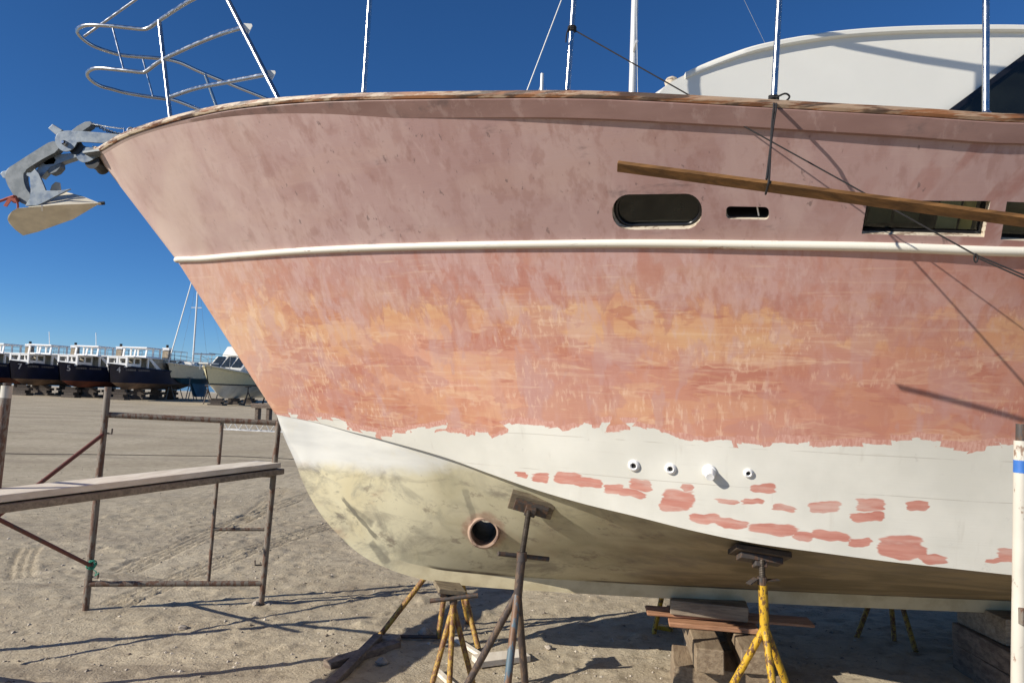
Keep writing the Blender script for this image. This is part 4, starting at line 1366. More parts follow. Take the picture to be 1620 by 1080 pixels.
loop_tube(bm, [tie + LUP * (0.0225 * cz) + dirp.cross(LUP) * (0.0115 * cx) for cx, cz in ((-1, -1), (-1.1, 0), (-1, 1), (1, 1), (1.1, 0), (1, -1))], 0.0036, 6)
for i in range(4):
    loop_tube(bm, [kn + V(0.016 * math.cos(x), 0.016 * math.sin(x), -0.006 + i * 0.006 + 0.003 * math.sin(x)) for x in np.linspace(0, 2 * math.pi, 11)[:-1]], 0.0045, 6)
tube(bm, smooth_path([kn + V(0, -0.015, 0), kn + V(0.03, -0.03, 0.012), kn + V(0.047, -0.03, 0.0), kn + V(0.028, -0.025, -0.018), kn + V(0, -0.02, -0.006)], 4), 0.0036, 6)
tube(bm, smooth_path([kn + V(0, -0.015, 0), kn + V(-0.02, -0.03, -0.008), kn + V(-0.03, -0.03, -0.03)], 4), 0.0036, 6)
tag(obj('hanging_rope', bm, M['rope']), 'dark rope knotted to a stanchion and looped down round the plank', 'rope')
bm = B()
r0 = P(905, 46, 2.9)
r1 = P(1541, 402, 2.38); r2 = P(1660, 452, 2.3)
tube(bm, [r0, r0.lerp(r1, 0.5) + V(0, 0, -0.004), r1], 0.0028, 6)
tube(bm, [r1, r2], 0.0028, 6); tube(bm, [r1 + V(0.002, 0, -0.008), r2 + V(0, 0, -0.012)], 0.0028, 6)
loop_tube(bm, [r1 + V(0.006 * math.sin(x) + 0.003, -0.004, -0.014 + 0.014 * math.cos(x)) for x in np.linspace(0, 2 * math.pi, 11)[:-1]], 0.0026, 6)
for i in range(3):
    loop_tube(bm, [r0 + V(0.015 * math.cos(x), 0.015 * math.sin(x), 0.006 - i * 0.007) for x in np.linspace(0, 2 * math.pi, 11)[:-1]], 0.004, 6)
tube(bm, smooth_path([r0 + V(-.012, -.012, 0), r0 + V(-.022, -.02, -.03), r0 + V(-.024, -.016, -.065)], 4), 0.003, 6)
tag(obj('tie_rope', bm, M['rope']), 'thin dark line running from the second stanchion down towards the white post', 'rope')

# ---------------------------------------------------------------- scaffold on the left
SC = thing('scaffold', 'rusty pipe scaffold frames with red cross braces standing left of the bow', 'scaffold', G(135, 965))
def pipe(name, a, b, r, m, parent=None, n=1):
    bm = B(); tube(bm, [a.lerp(b, i / 6) for i in range(7)], r, 12)
    return obj(name, bm, M[m], parent or SC, 60)
LB, RB = G(135, 966), G(413, 957)
LT, RT = P(171, 612, LB.y + 0.02), P(441, 664, RB.y + 0.02)
p1 = pipe('post', LB, LT, 0.0225, 'rustpipe'); p2 = pipe('post', RB, RT + V(0, 0, -0.01), 0.0215, 'rustpipe')
yb = LB.y + .01
def onf(px, py):      # in the plane of the frame
    t = (px - 150) / 275.0
    return P(px, py, LB.y + (RB.y - LB.y) * t + 0.01)
pipe('top_bar', onf(171, 656), onf(440, 669), 0.020, 'rustpipe')
pipe('bottom_bar', onf(142, 923), onf(417, 922.5), 0.020, 'rustpipe')
pipe('inner_post', onf(329.5, 920), onf(352, 662), 0.013, 'rustpipe')
for (a_, b_) in (((346, 752), (431, 752)), ((336, 837), (418, 837))): pipe('rung', onf(*a_), onf(*b_), 0.012, 'rustpipe')
for (px, py, sgn) in ((168, 685, 1), (146, 912, 1), (416, 893, -1)):
    c_ = onf(px, py)
    bm = B(); tube(bm, [c_, c_ + V(sgn * 0.05, -0.02, 0), c_ + V(sgn * 0.052, -0.022, 0.035)], 0.006, 6)
    obj('brace_hook', bm, M['rust'], SC)
# near frame, most of it outside the picture
lean = (LT - LB) / (LT.z - LB.z)
NT_ = P(11, 612, 3.75); NB_ = NT_ - lean * NT_.z
NT2 = NT_ + V(-1.2, 0.25, 0); NB2 = NB_ + V(-1.2, 0.25, 0)
pn = pipe('post', NB_, NT_, 0.0245, 'rustpipe'); pipe('post', NB2, NT2, 0.0245, 'rustpipe')
bm = B(); tube(bm, [NT_ - lean * 0.055, NT_ + lean * 0.006], 0.0258, 14); obj('tape_band', bm, M['whitepost'], pn, 50)
bm = B(); tube(bm, [NT_, NT_ + lean * 0.02], 0.019, 12); obj('coupling_pin', bm, M['rust'], pn, 50)
pipe('top_bar', NT_ - lean * 0.25, NT2 - lean * 0.25, 0.02, 'rustpipe'); pipe('bottom_bar', NB_ + lean * 0.2, NB2 + lean * 0.2, 0.02, 'rustpipe')
b1a, b1b = onf(166, 687) + V(0, -0.03, 0), NB2 + lean * 0.42
b2a, b2b = onf(146, 892) + V(0, -0.03, 0), NB2 + lean * 1.35
# braces aim through the pixels the photo shows
b1b = P(30, 790, 4.62); b1b = b1a + (b1b - b1a) * 2.3
b2b = P(0, 822, 4.55); b2b = b2a + (b2b - b2a) * 1.9
pipe('cross_brace', b1a, b1b, 0.0135, 'redbrace')
pipe('cross_brace', b2a, b2b, 0.0135, 'redbrace')
bm = B()
tc_ = b2a
for i in range(6):
    ax_ = V(random.uniform(-1, 1), random.uniform(-1, 1), random.uniform(-.4, .4)).normalized(); o1 = ax_.orthogonal().normalized(); o2 = ax_.cross(o1)
    loop_tube(bm, [tc_ + V(0, 0.02, 0) + o1 * 0.034 * math.cos(x) + o2 * 0.030 * math.sin(x) for x in np.linspace(0, 2 * math.pi, 10)[:-1]], 0.004, 5)
tube(bm, smooth_path([tc_, tc_ + V(.03, 0, -.03), tc_ + V(.05, 0, -.045), tc_ + V(.04, 0, -.07), tc_ + V(.065, 0, -.05)]), 0.003, 5)
tag(obj('twine', bm, M['twine']), 'green twine lashing the lower red brace to the scaffold post', 'twine')
# two planks laid on it
pdir = V(0.36, 0.933, 0); pnrm = V(-0.933, 0.36, 0)
pf0, pf1 = V(-2.42, 3.49, 0.982), V(-1.72, 5.30, 0.982)
pa, pb_ = pf0 - pdir * 0.36 + pnrm * 0.105, pf1 + pdir * 0.17 + pnrm * 0.105
for i, (dz, dn, ds) in enumerate(((0.021, 0.0, 0.0), (-0.026, 0.012, 0.03))):
    bm = B()
    d_ = (pb_ - pa).normalized(); s_ = d_.cross(V(0, 0, 1)).normalized()
    bar(bm, pa + V(0, 0, dz) + s_ * dn, pb_ + V(0, 0, dz) + s_ * dn + d_ * ds, 0.225, 0.036 if i == 0 else 0.040, bev=0.004)
    bmesh.ops.rotate(bm, cent=(0, 0, 0), matrix=Matrix.Identity(3), verts=bm.verts[:])
    if i == 0: tag(obj('scaffold_plank', bm, M['plank']), 'upper grey plank of the pair laid across the scaffold rungs', 'plank', 'planks on the scaffold')
    else: tag(obj('scaffold_plank', bm, M['beam']), 'lower darker plank of the pair laid across the scaffold rungs', 'plank', 'planks on the scaffold')

# white post on the right
WPD = 2.3
wt = P(1616.5, 697, WPD); wb = V(wt.x + (P(1612, 1080, WPD).x - wt.x) * wt.z / (wt.z - P(1612, 1080, WPD).z), WPD, 0)
WS = thing('scaffold', 'white painted scaffold frame with blue tape at the right edge', 'scaffold', wb)
wd_ = (wt - wb) / (wt.z - wb.z)
pipe('post', wb, wt, 0.0215, 'whitepost', WS)
pipe('coupling_pin', wt - wd_ * 0.02, wt + wd_ * 0.052, 0.0165, 'rust', WS)
bm = B(); tube(bm, [wt - wd_ * 0.098, wt - wd_ * 0.060], 0.0222, 16); obj('tape_band', bm, M['bluetape'], WS, 50)
off = V(1.2, -0.12, 0)
pipe('post', wb + off, wt + off, 0.0215, 'whitepost', WS)
for z in (1.50, 0.98, 0.3): pipe('cross_bar', wb + wd_ * z, wb + wd_ * z + off, 0.019, 'whitepost', WS)
bm = B(); box(bm, wb + wd_ * 0.985 + V(0, -0.022, 0), (0.03, 0.02, 0.05), bev=0.003); obj('lock_plate', bm, M['rustpipe'], WS)
bm = B(); tube(bm, [wb + wd_ * 1.36, wb + wd_ * 1.36 + V(0.05, -0.03, 0)], 0.006, 6); obj('brace_hook', bm, M['rust'], WS)
# upright outside the picture that carries the line and the plank end
up_b = V(2.05, 2.33, 0)
pipe('post', up_b, up_b + V(0.0, 0, 2.75), 0.0215, 'rustpipe', WS)

# ---------------------------------------------------------------- jack stands
def stand(label, top, feet, split, rt, rl, mat, padbox, handle, group='boat stands under the yacht', legmat=None, thread=None, base=None, nut=False):
    """screw stand: top (under the pad), split (where the legs leave the tube), feet on the ground"""
    t = thing('boat_stand', label, 'boat stand', (split.x, split.y, 0), group)
    bm = B(); tube(bm, [split + V(0, 0, -0.03), split.lerp(thread, 0.5), thread], rt, 14); obj('tube', bm, M[mat], t, 50)
    bm = B()
    n = 16
    prof_ = []
    L = (top - thread).length
    m_ = int(L / 0.007)
    for i in range(m_ * 2 + 1): prof_.append((L * i / (m_ * 2), rt * (0.70 if i % 2 else 0.60)))
    lathe(bm, prof_, thread, (top - thread), 12); obj('screw', bm, M['thread'], t)
    for i, f in enumerate(feet):
        d_ = (f - split).normalized()
        bm = B(); tube(bm, [split + V(d_.x, d_.y, 0) * rt * 0.4 + V(0, 0, -0.005), split + (f - split) * 0.5, f], rl, 12)
        obj('leg', bm, M[legmat[i] if legmat else mat], t, 50)
    if padbox:
        c_, nrm, along, sz, pm = padbox
        z_ = nrm.normalized(); x_ = (along - z_ * along.dot(z_)).normalized(); y_ = z_.cross(x_)
        rm = Matrix((x_, y_, z_)).transposed()
        bm = B(); box(bm, c_ + z_ * sz[2] / 2, sz, rm, bev=0.003); pd = obj('pad', bm, M[pm], t)
        bm = B(); box(bm, c_ + z_ * (sz[2] + 0.014), (sz[0] * 0.76, sz[1] * 0.55, 0.026), rm, bev=0.002); box(bm, c_ + z_ * (sz[2] + 0.036), (0.055, 0.05, 0.03), rm, bev=0.004); obj('head_bracket', bm, M['rust'], t)
    if handle:
        a_, b_, hr = handle
        bm = B(); tube(bm, [a_, b_], hr, 10); tube(bm, [thread + V(0, 0, -0.02), thread + V(0, 0, 0.022)], rt * 1.18, 12); obj('handle', bm, M['rust'], t, 50)
    if base:
        bm = B(); tube(bm, [base[0], base[1]], 0.012, 8); obj('base_bar', bm, M['rust'], t)
    return t

# brown stand in front
p, n = hit(842, 793)
pc = p + n * 0.004
D1 = pc.y
top = P(837, 806, D1 - 0.075); th = P(825.5, 880, D1 - 0.09); sp_ = P(819, 938, D1 - 0.09)
stand('brown rusty stand nearest the thruster hole, wooden pad tilted under the chine', top,
      [V(sp_.x - 0.30, D1 + 0.05, 0), V(sp_.x - 0.055, D1 - 0.28, 0), V(sp_.x + 0.075, D1 + 0.02, 0)], sp_, 0.0215, 0.0185, 'brownstand',
      (pc + V(0, -0.012, 0), V(-0.12, -0.84, -0.52), V(1, 0, -0.24), (0.225, 0.105, 0.030), 'pad'), (P(788, 875, D1 - 0.10), P(868, 884, D1 - 0.02), 0.012),
      legmat=['brownstand', 'bluepaint', 'brownstand'], thread=th)
# bright yellow stand
p, n = hit(1200, 869)
n = (n + V(0, -0.12, -0.25)).normalized()
pc = p + V(0, -0.012, -0.002)
D2 = pc.y
top = P(1205, 884, D2 - 0.04); th = P(1206, 914, D2 - 0.04); sp_ = P(1210, 992, D2 - 0.04)
stand('bright yellow chipped stand with black pad in front of the keel timbers', top,
      [V(sp_.x - 0.26, D2 + 0.10, 0), V(sp_.x + 0.02, D2 - 0.28, 0), V(sp_.x + 0.28, D2 + 0.10, 0)], sp_, 0.0205, 0.0165, 'yellow',
      (pc, n, V(1, 0, -0.13), (0.250, 0.12, 0.024), 'paddark'), None, thread=th)
bm = B(); tube(bm, [th + V(0, 0, -0.028), th + V(0, 0, 0.006)], 0.0215, 12); bar(bm, th + V(-0.028, 0, -0.002), th + V(-0.068, -0.02, -0.022), 0.03, 0.005); bar(bm, th + V(0.02, 0, -0.008), th + V(0.075, 0.01, -0.006), 0.03, 0.004)
obj('wing_nut', bm, M['rust'], bpy.data.objects[[o.name for o in bpy.data.objects if o.name.startswith('boat_stand')][-1]])
# short old yellow stand under the forefoot
D3 = 4.10
top = P(718, 931, D3); th = P(717.5, 948, D3); sp_ = P(717, 958, D3)
stand('short worn yellow stand with dark crossbar handle under the forefoot', top,
      [V(sp_.x - 0.10, 3.97, 0), V(sp_.x + 0.01, 3.90, 0), V(sp_.x + 0.145, 4.02, 0)], sp_, 0.0185, 0.0150, 'yellowold',
      (P(712, 926, D3 + 0.05), V(-0.15, 0, -1), V(1, 0.3, 0), (0.15, 0.16, 0.026), 'pad'), (P(680, 950, D3 - 0.02), P(756, 941, D3 - 0.02), 0.0125), thread=th)
# far side stands
far_specs = [
    ('yellow stand behind the forefoot with long splayed leg and flat base bar', V(-0.35, 5.02, 0.58), [G(597, 1010), G(693, 1009), G(757, 1026), G(741, 985)], 'yellowold', (G(600, 1006, 0.02), G(692, 1007, 0.02))),
    ('yellow stand on the far side, seen left of the keel timbers', V(1.20, 5.30, 0.62), [G(1034, 1003), G(1100, 985), G(1062, 992)], 'yellow', None),
    ('dark stand on the far side in the shadow under the hull', V(2.78, 5.45, 0.52), [G(1355, 1008), G(1415, 1014), G(1449, 1030)], 'yellowold', None)]
for lab, apex, feet, mt, bs in far_specs:
    feet = [V(f.x, f.y, 0.0) for f in feet]
    stand(lab, apex + V(0, 0, 0.16), feet, apex, 0.022, 0.0175, mt, None, None, thread=apex + V(0, 0, 0.06), base=bs)

# ---------------------------------------------------------------- keel timbers and debris
def timber(label, c_, s_, rz, m, grp='timbers stacked under the keel', jit=0.004, name='timber_block', tilt=0.0):
    bm = B()
    box(bm, (0, 0, 0), s_, None, bev=0.006, jit=jit)
    o = obj(name, bm, M[m])
    o.location = c_; o.rotation_euler = (0, tilt, rz)
    return tag(o, label, 'timber', grp)
KX = (P(1130, 960, 4.3)).x
timber('squared timber on top of the front stack, touching the keel', (KX + 0.02, 4.52, 0.386), (0.44, 0.34, 0.085), -0.20, 'beam')
timber('thin reddish board sticking out both sides of the front stack', (P(1152, 970, 4.45).x, 4.46, 0.331), (0.95, 0.16, 0.018), -0.10, 'redwood', tilt=0.01)
timber('flat board below the thin reddish one in the front stack', (KX + 0.03, 4.48, 0.305), (0.50, 0.36, 0.030), -0.16, 'redwood')
timber('square timber lying end-on in the front stack, left of its twin', (P(1116, 1025, 4.0).x + 0.085, 4.45, 0.223), (0.145, 0.9, 0.128), -0.13, 'beamend')
timber('square timber lying end-on in the front stack, beside the yellow stand', (P(1187, 1025, 4.0).x + 0.10, 4.46, 0.223), (0.145, 0.9, 0.128), -0.15, 'beamend')
timber('big bottom timber carrying the front keel stack', (KX + 0.04, 4.24, 0.075), (0.56, 0.34, 0.165), -0.18, 'beamend')
timber('bottom timber at the back of the front keel stack', (KX + 0.16, 4.70, 0.075), (0.44, 0.30, 0.165), -0.18, 'beam')
RXc = 3.12
timber('top timber of the shadowed stack beside the white post', (RXc, 4.5, 0.352), (0.55, 0.45, 0.155), 0.02, 'beam')
timber('cross timber in the shadowed stack, second from the top', (RXc - 0.02, 4.45, 0.21), (0.58, 0.55, 0.125), 0.0, 'debris')
timber('bottom timber of the shadowed stack beside the white post', (RXc, 4.42, 0.07), (0.62, 0.60, 0.155), -0.03, 'debris')
# debris
def gbar(label, a, b, w, h, m, name='wood_scrap', za=None, grp=None, cat='wood scrap'):
    a_, b_ = G(*a), G(*b)
    bm = B(); bar(bm, a_ + V(0, 0, h / 2 + (za or 0)), b_ + V(0, 0, h / 2), w, h, bev=0.003)
    return tag(obj(name, bm, M[m]), label, cat, grp or 'scrap wood on the ground')
gbar('long dark beam pointing at the camera under the splayed yellow leg', (598, 1017), (515, 1098), 0.055, 0.04, 'debris', 'wood_beam', 0.02)
gbar('shorter beam lying left of the long dark one', (628, 1024), (517, 1058), 0.075, 0.045, 'debris', 'wood_beam')
gbar('flat pale board on the ground behind the brown stand', (752, 1050), (832, 1040), 0.13, 0.035, 'plank')
gbar('thin pale batten crossing behind the short yellow stand', (720, 1012), (772, 1046), 0.035, 0.02, 'plank')
gbar('narrow pale strip at the foot of the short yellow stand', (690, 1062), (722, 1092), 0.035, 0.02, 'plank')
gbar('yellow painted foot piece beside the far stand', (1040, 994), (1064, 998), 0.05, 0.03, 'yellow')
def rock(label, px, py, r, sd):
    rg = random.Random(sd); c_ = G(px, py)
    bm = B(); bmesh.ops.create_icosphere(bm, subdivisions=2, radius=1)
    ph = [rg.uniform(0, 6) for _ in range(6)]
    for v in bm.verts:
        q = v.co.copy(); s_ = 1 + 0.22 * math.sin(q.x * 3 + ph[0]) + 0.18 * math.sin(q.y * 4 + ph[1]) + 0.15 * math.sin(q.z * 4 + ph[2])
        v.co = V(q.x * r * s_ * 1.3, q.y * r * s_, q.z * r * 0.75 * s_) + c_ + V(0, 0, r * 0.35)
    tag(obj('rock', bm, M['rock'], None, 25), label, 'rock', 'loose rocks on the ground')
rock('rounded stone beside the right scaffold post foot', 404, 958, 0.028, 1)
rock('small stone just right of the scaffold post foot', 424, 957, 0.018, 6)
rock('flat pinkish stone by the foot of the splayed yellow leg', 616, 1016, 0.045, 2)
rock('pale jagged stone between the beams and the short yellow stand', 604, 1048, 0.03, 3)
rock('pale stone lying on the far base bar', 672, 1004, 0.04, 4)
rock('dark lump in front of the scaffold in the open sand', 290, 994, 0.022, 5)
rock('small dark stone on the sand right of the brown stand', 868, 1026, 0.02, 8)

bm = B()
shadow_pts = [G(x, y) for x, y in ((-60, 716), (60, 719), (160, 719.5), (260, 721), (350, 722), (400, 723.5), (470, 727))]
tube(bm, smooth_path([V(q.x, q.y, 0.012) for q in shadow_pts], 5), 0.007, 6)  # dark tube added to stand for a thin shadow line on the sand
tag(obj('shadow_line', bm, M['rope']), 'thin dark tube standing for a shadow line across the sand behind the scaffold', 'shadow_line')
# far ground objects: aluminium truss and trestle
a_, b_ = G(352, 680), G(450, 685)
bm = B()
for dy in (0, 0.35):
    for z in (0.02, 0.30): tube(bm, [a_ + V(0, dy, z), b_ + V(0.4, dy, z)], 0.022, 6)
nsg = 14
bb_ = b_ + V(0.4, 0, 0)
for i in range(nsg):
    q0 = a_.lerp(bb_, i / nsg); q1 = a_.lerp(bb_, (i + 1) / nsg)
    tube(bm, [q0 + V(0, 0, 0.02 if i % 2 else 0.30), q1 + V(0, 0, 0.30 if i % 2 else 0.02)], 0.014, 5)
    tube(bm, [q0 + V(0, 0.35, 0.30), q0 + V(0, 0, 0.30)], 0.014, 5)
tag(obj('truss', bm, plain('bright_alloy', (0.62, 0.62, 0.6), 0.4)), 'pale metal lattice truss lying on the ground behind the scaffold', 'truss')
c_ = G(425, 668)
t = thing('trestle', 'dark wooden trestle beside the yacht stem, behind the scaffold', 'trestle', c_)
s_ = 1.0
bm = B(); box(bm, c_ + V(0, 0, 0.62), (1.3, 0.5, 0.10)); tube(bm, [c_ + V(-0.75, 0, 0.68), c_ + V(0.7, 0, 0.68)], 0.07, 8); obj('top', bm, M['debris'], t)
for sx in (-0.45, 0.0, 0.45):
    bm = B(); box(bm, c_ + V(sx, 0, 0.28), (0.12, 0.4, 0.58)); obj('leg', bm, M['debris'], t)

# ---------------------------------------------------------------- far boats
def loft(bm, secs, mi=None, cap=True):
    rings = [[bm.verts.new(q) for q in s_] for s_ in secs]
    for i in range(len(rings) - 1):
        for j in range(len(rings[i]) - 1):
            bm.faces.new((rings[i][j], rings[i + 1][j], rings[i + 1][j + 1], rings[i][j + 1]))
    if cap: bm.faces.new(rings[-1])
    return rings


def hull_secs(L, Bm, zk, zc, zs_bow, zs_aft, rake, n=16, full=0.55, low=0.0):
    """sections bow -> stern along -X from bow at x=0; returns topside and bottom rings (port keel starboard)"""
    tops, bots = [], []
    for i in range(n + 1):
        u = i / n
        w = Bm / 2 * min(1, (u / full)) ** 0.62 if u < full else Bm / 2 * (1 - 0.12 * ((u - full) / (1 - full)) ** 2)
        wc = w * (0.55 + 0.35 * min(1, u / full))
        zs = zs_bow + (zs_aft - zs_bow) * (1 - (1 - u) ** 2.6)
        xs, xc, xk = -u * L, -rake * 0.55 - u * (L - rake * 0.55), -rake - u * (L - rake)
        zkk = zk + (zc - zk) * max(0, 1 - u / 0.18) ** 1.6
        w = max(w, 0.04); wc = max(wc, 0.035)
        tops.append([V(xs, w, zs), V((xs + xc) / 2, w * 0.45 + wc * 0.55, (zs + zc) / 2), V(xc, wc, zc)])
        bots.append([V(xc, wc, zc), V(xk, 0.05, zkk)])
    return tops, bots


def full_ring(a): return a + [V(q.x, -q.y, q.z) for q in a[::-1]]


def make_hull(root, L, Bm, zk, zc, zsb, zsa, rake, topm, botm, band=None):
    tops, bots = hull_secs(L, Bm, zk, zc, zsb, zsa, rake)
    bm = B()
    for sgn in (1, -1):
        loft(bm, [[V(q.x, q.y * sgn, q.z) for q in s_] for s_ in tops], cap=False)
    bm.faces.new([bm.verts.new(q) for q in full_ring(tops[-1])])
    loft(bm, [[V(s_[0].x, s_[0].y, s_[0].z - 0.12), V(s_[0].x, -s_[0].y, s_[0].z - 0.12)] for s_ in tops], cap=False)
    bmesh.ops.remove_doubles(bm, verts=bm.verts[:], dist=0.002)
    h = obj('hull', bm, topm, root, 40)
    bm = B()
    for sgn in (1, -1): loft(bm, [[V(q.x, q.y * sgn, q.z) for q in s_] for s_ in bots], cap=False)
    bm.faces.new([bm.verts.new(q) for q in full_ring(bots[-1])])
    loft(bm, [[V(s_[1].x, .05, s_[1].z), V(s_[1].x, -.05, s_[1].z)] for s_ in bots], cap=False)
    obj('bottom', bm, botm, root, 40)
    bm = B()
    for sgn in (1, -1):
        tube(bm, [V(s_[0].x, s_[0].y * sgn, s_[0].z) for s_ in tops], 0.045, 6)
    obj('gunwale', bm, band or topm, root, 50)
    return tops


navy = plain('navy_paint', (0.009, 0.014, 0.042), 0.3, var=0.3, s=1)
redbot = plain('red_antifoul', (0.16, 0.045, 0.03), 0.8, var=0.4, s=1)
tanbot = plain('worn_antifoul', (0.22, 0.15, 0.11), 0.8, var=0.5, s=1)
cabinwhite = plain('cabin_white', (0.86, 0.85, 0.82), 0.4, var=0.06)
funnel_tan = plain('funnel_tan', (0.36, 0.29, 0.20), 0.7, var=0.25, s=4)
railgrey = plain('rail_grey', (0.25, 0.27, 0.29), 0.5, 0.3)
windowdark = plain('window_dark', (0.03, 0.04, 0.05), 0.1)
lettering = plain('pale_lettering', (0.6, 0.6, 0.6), 0.6)


def text_mesh(txt, size):
    cu = bpy.data.curves.new('t', 'FONT'); cu.body = txt; cu.size = size; cu.extrude = 0.01
    o = bpy.data.objects.new('t', cu); C.objects.link(o)
    bpy.context.view_layer.update()
    me = bpy.data.meshes.new_from_object(o.evaluated_get(bpy.context.evaluated_depsgraph_get()))
    bpy.data.objects.remove(o)
    bm = B(); bm.from_mesh(me); bpy.data.meshes.remove(me)
    return bm


def dive_boat(label, number, bot, flag_mast):
    r = tag(empty('tour_boat'), label, 'boat', 'navy tour boats in the far row')
    tops = make_hull(r, 9.0, 3.2, 0.75, 1.2, 2.46, 2.14, 0.55, navy, bot, navy)
    # forward rail cabin
    bm = B()
    def frame(bm, x0, x1, y, z0, z1, nwin, t=0.10):
        box(bm, ((x0 + x1) / 2, y, z0 + t), (x1 - x0, 0.06, 2 * t)); box(bm, ((x0 + x1) / 2, y, z1 - t / 2), (x1 - x0, 0.06, t))
        for i in range(nwin + 1):
            x = x0 + (x1 - x0) * i / nwin
            box(bm, (x, y, (z0 + z1) / 2), (t, 0.064, z1 - z0 - 0.02))
    # lower forward house, windows open
    frame(bm, -2.5, -1.0, 0.72, 2.35, 3.0, 2, 0.10); frame(bm, -2.5, -1.0, -0.72, 2.35, 3.0, 2, 0.10)
    for y in (-0.68, 0, 0.68): box(bm, (-0.95, y, 2.66), (0.08, 0.14, 0.7))
    box(bm, (-0.95, 0, 2.42), (0.06, 1.4, 0.3)); box(bm, (-0.95, 0, 2.95), (0.06, 1.4, 0.12))
    obj('forward_house', bm, cabinwhite, r)
    bm = B(); box(bm, (-4.5, 0, 3.02), (7.2, 2.4, 0.06), bev=0.02); obj('upper_deck', bm, cabinwhite, r)
    bm = B(); box(bm, (-5.2, 0, 2.5), (3.0, 2.1, 0.96)); obj('cabin', bm, plain('cabin_tan', (0.42, 0.37, 0.28), 0.6), r)
    for y in (-1.08, 1.05):
        bm = B(); prism(bm, [(-3.3, y, 2.98), (-2.9, y, 2.98), (-4.2, y, 2.15), (-4.8, y, 2.15)], (0, 0.03, 0)); obj('side_brace', bm, cabinwhite, r)
        bm = B(); box(bm, (-2.9, y, 2.6), (0.14, 0.1, 0.9)); obj('deck_post', bm, cabinwhite, r)
    # wheelhouse: posts and roof, open
    bm = B()
    for x in (-3.0, -3.8, -4.7):
        for y in (-0.85, 0.85): bar(bm, (x + (0.12 if x > -3.5 else 0), y, 3.04), (x, y, 3.72), 0.11, 0.09, up=V(1, 0, 0))
    box(bm, (-2.92, 0, 3.10), (0.08, 1.7, 0.14))
    for y in (-0.85, 0.85): box(bm, (-3.9, y, 3.10), (1.9, 0.06, 0.14))
    bar(bm, (-2.88, 0, 3.1), (-3.0, 0, 3.72), 0.10, 0.08, up=V(1, 0, 0))
    wh_ = obj('wheelhouse', bm, cabinwhite, r)
    bm = B(); box(bm, (-3.85, 0, 3.76), (2.1, 1.95, 0.10), bev=0.04); obj('roof', bm, cabinwhite, wh_)
    bm = B()
    prism(bm, [(-6.0, 0.55, 2.2), (-5.45, 0.55, 2.2), (-5.55, 0.55, 3.72), (-5.88, 0.55, 3.72)], (0, 0.5, 0)); fn = obj('funnel', bm, funnel_tan, r)
    bm = B(); box(bm, (-5.72, 0.8, 3.82), (0.42, 0.54, 0.22)); obj('funnel_cap', bm, cabinwhite, fn)
    bm = B(); lathe(bm, [(0, 0.1), (0.25, 0.1), (0.25, 0)], (-5.72, 0.8, 3.9), (0, 0, 1), 8); obj('exhaust', bm, M['black'], fn)
    bm = B()
    tube(bm, [(-8.1, -1.15, 3.72), (-8.1, 1.15, 3.72)], 0.02, 5); tube(bm, [(-8.6, -1.05, 2.95), (-8.6, 1.25, 2.95)], 0.02, 5)
    for y in (-1.15, 1.15):
        for x in np.arange(-8.0, -5.0, 0.9): tube(bm, [(x, y, 3.0), (x, y, 3.72)], 0.02, 5)
        tube(bm, [(-8.1, y, 3.72), (-4.7, y, 3.72)], 0.02, 5); tube(bm, [(-8.1, y, 3.4), (-5.0, y, 3.4)], 0.016, 5)
        for x in (-8.6, -7.6): tube(bm, [(x, y + 0.1, 2.0), (x, y + 0.1, 3.0)], 0.02, 5)
    obj('railing', bm, railgrey, r)
    if flag_mast:
        bm = B(); tube(bm, [(-3.5, 0.3, 3.8), (-3.35, 0.3, 4.8)], 0.025, 5); obj('antenna', bm, cabinwhite, r)
    # number and name on both bows
    for sgn in (1, -1):
        bm = text_mesh(number, 0.56)
        nx_ = 0
        mtx = Matrix.Translation(V(-0.62 if sgn > 0 else -1.02, 0, 2.02))
        # follow the flared bow: x runs aft on the port side
        for v in bm.verts:
            a_, h_ = v.co.x, v.co.y
            u = (0.34 + a_) if sgn > 0 else (0.78 - a_)
            uu = max(0.0, u) / 9.0
            w_ = 1.6 * min(1, uu / 0.55) ** 0.62
            z_ = 1.90 + h_
            f_ = (2.46 - z_) / 1.3
            v.co = V(-u - 0.28 * f_, (w_ * (1 - 0.30 * f_) + 0.05 + v.co.z) * sgn, z_)
        nb = obj('number', bm, lettering, r)
        bm = B()
        u = 0.95
        rg = random.Random(2)
        while u < 2.9:
            w0 = 0.13
            def hp(u_, z_):
                w_ = 1.6 * min(1, u_ / 9.0 / 0.55) ** 0.62; f_ = (2.46 - z_) / 1.3
                return V(-u_ - 0.28 * f_, (w_ * (1 - 0.30 * f_) + 0.05) * sgn, z_)
            prism(bm, [hp(u, 2.06), hp(u + w0, 2.05), hp(u + w0, 2.17), hp(u, 2.18)], (0, 0.02 * sgn, 0))
            u += 0.17 if abs(u - 1.65) > 0.1 else 0.36
        obj('name_lettering', bm, plain('faded_lettering', (0.13, 0.13, 0.145), 0.7), r)
    return r


def place(root, px, Y, ang, gz=0.0):
    """put the foot of the bow on the sight line of px at depth Y"""
    q = P(px, 600, Y)
    root.location = (q.x, Y, gz); root.rotation_euler = (0, 0, ang)
    return root


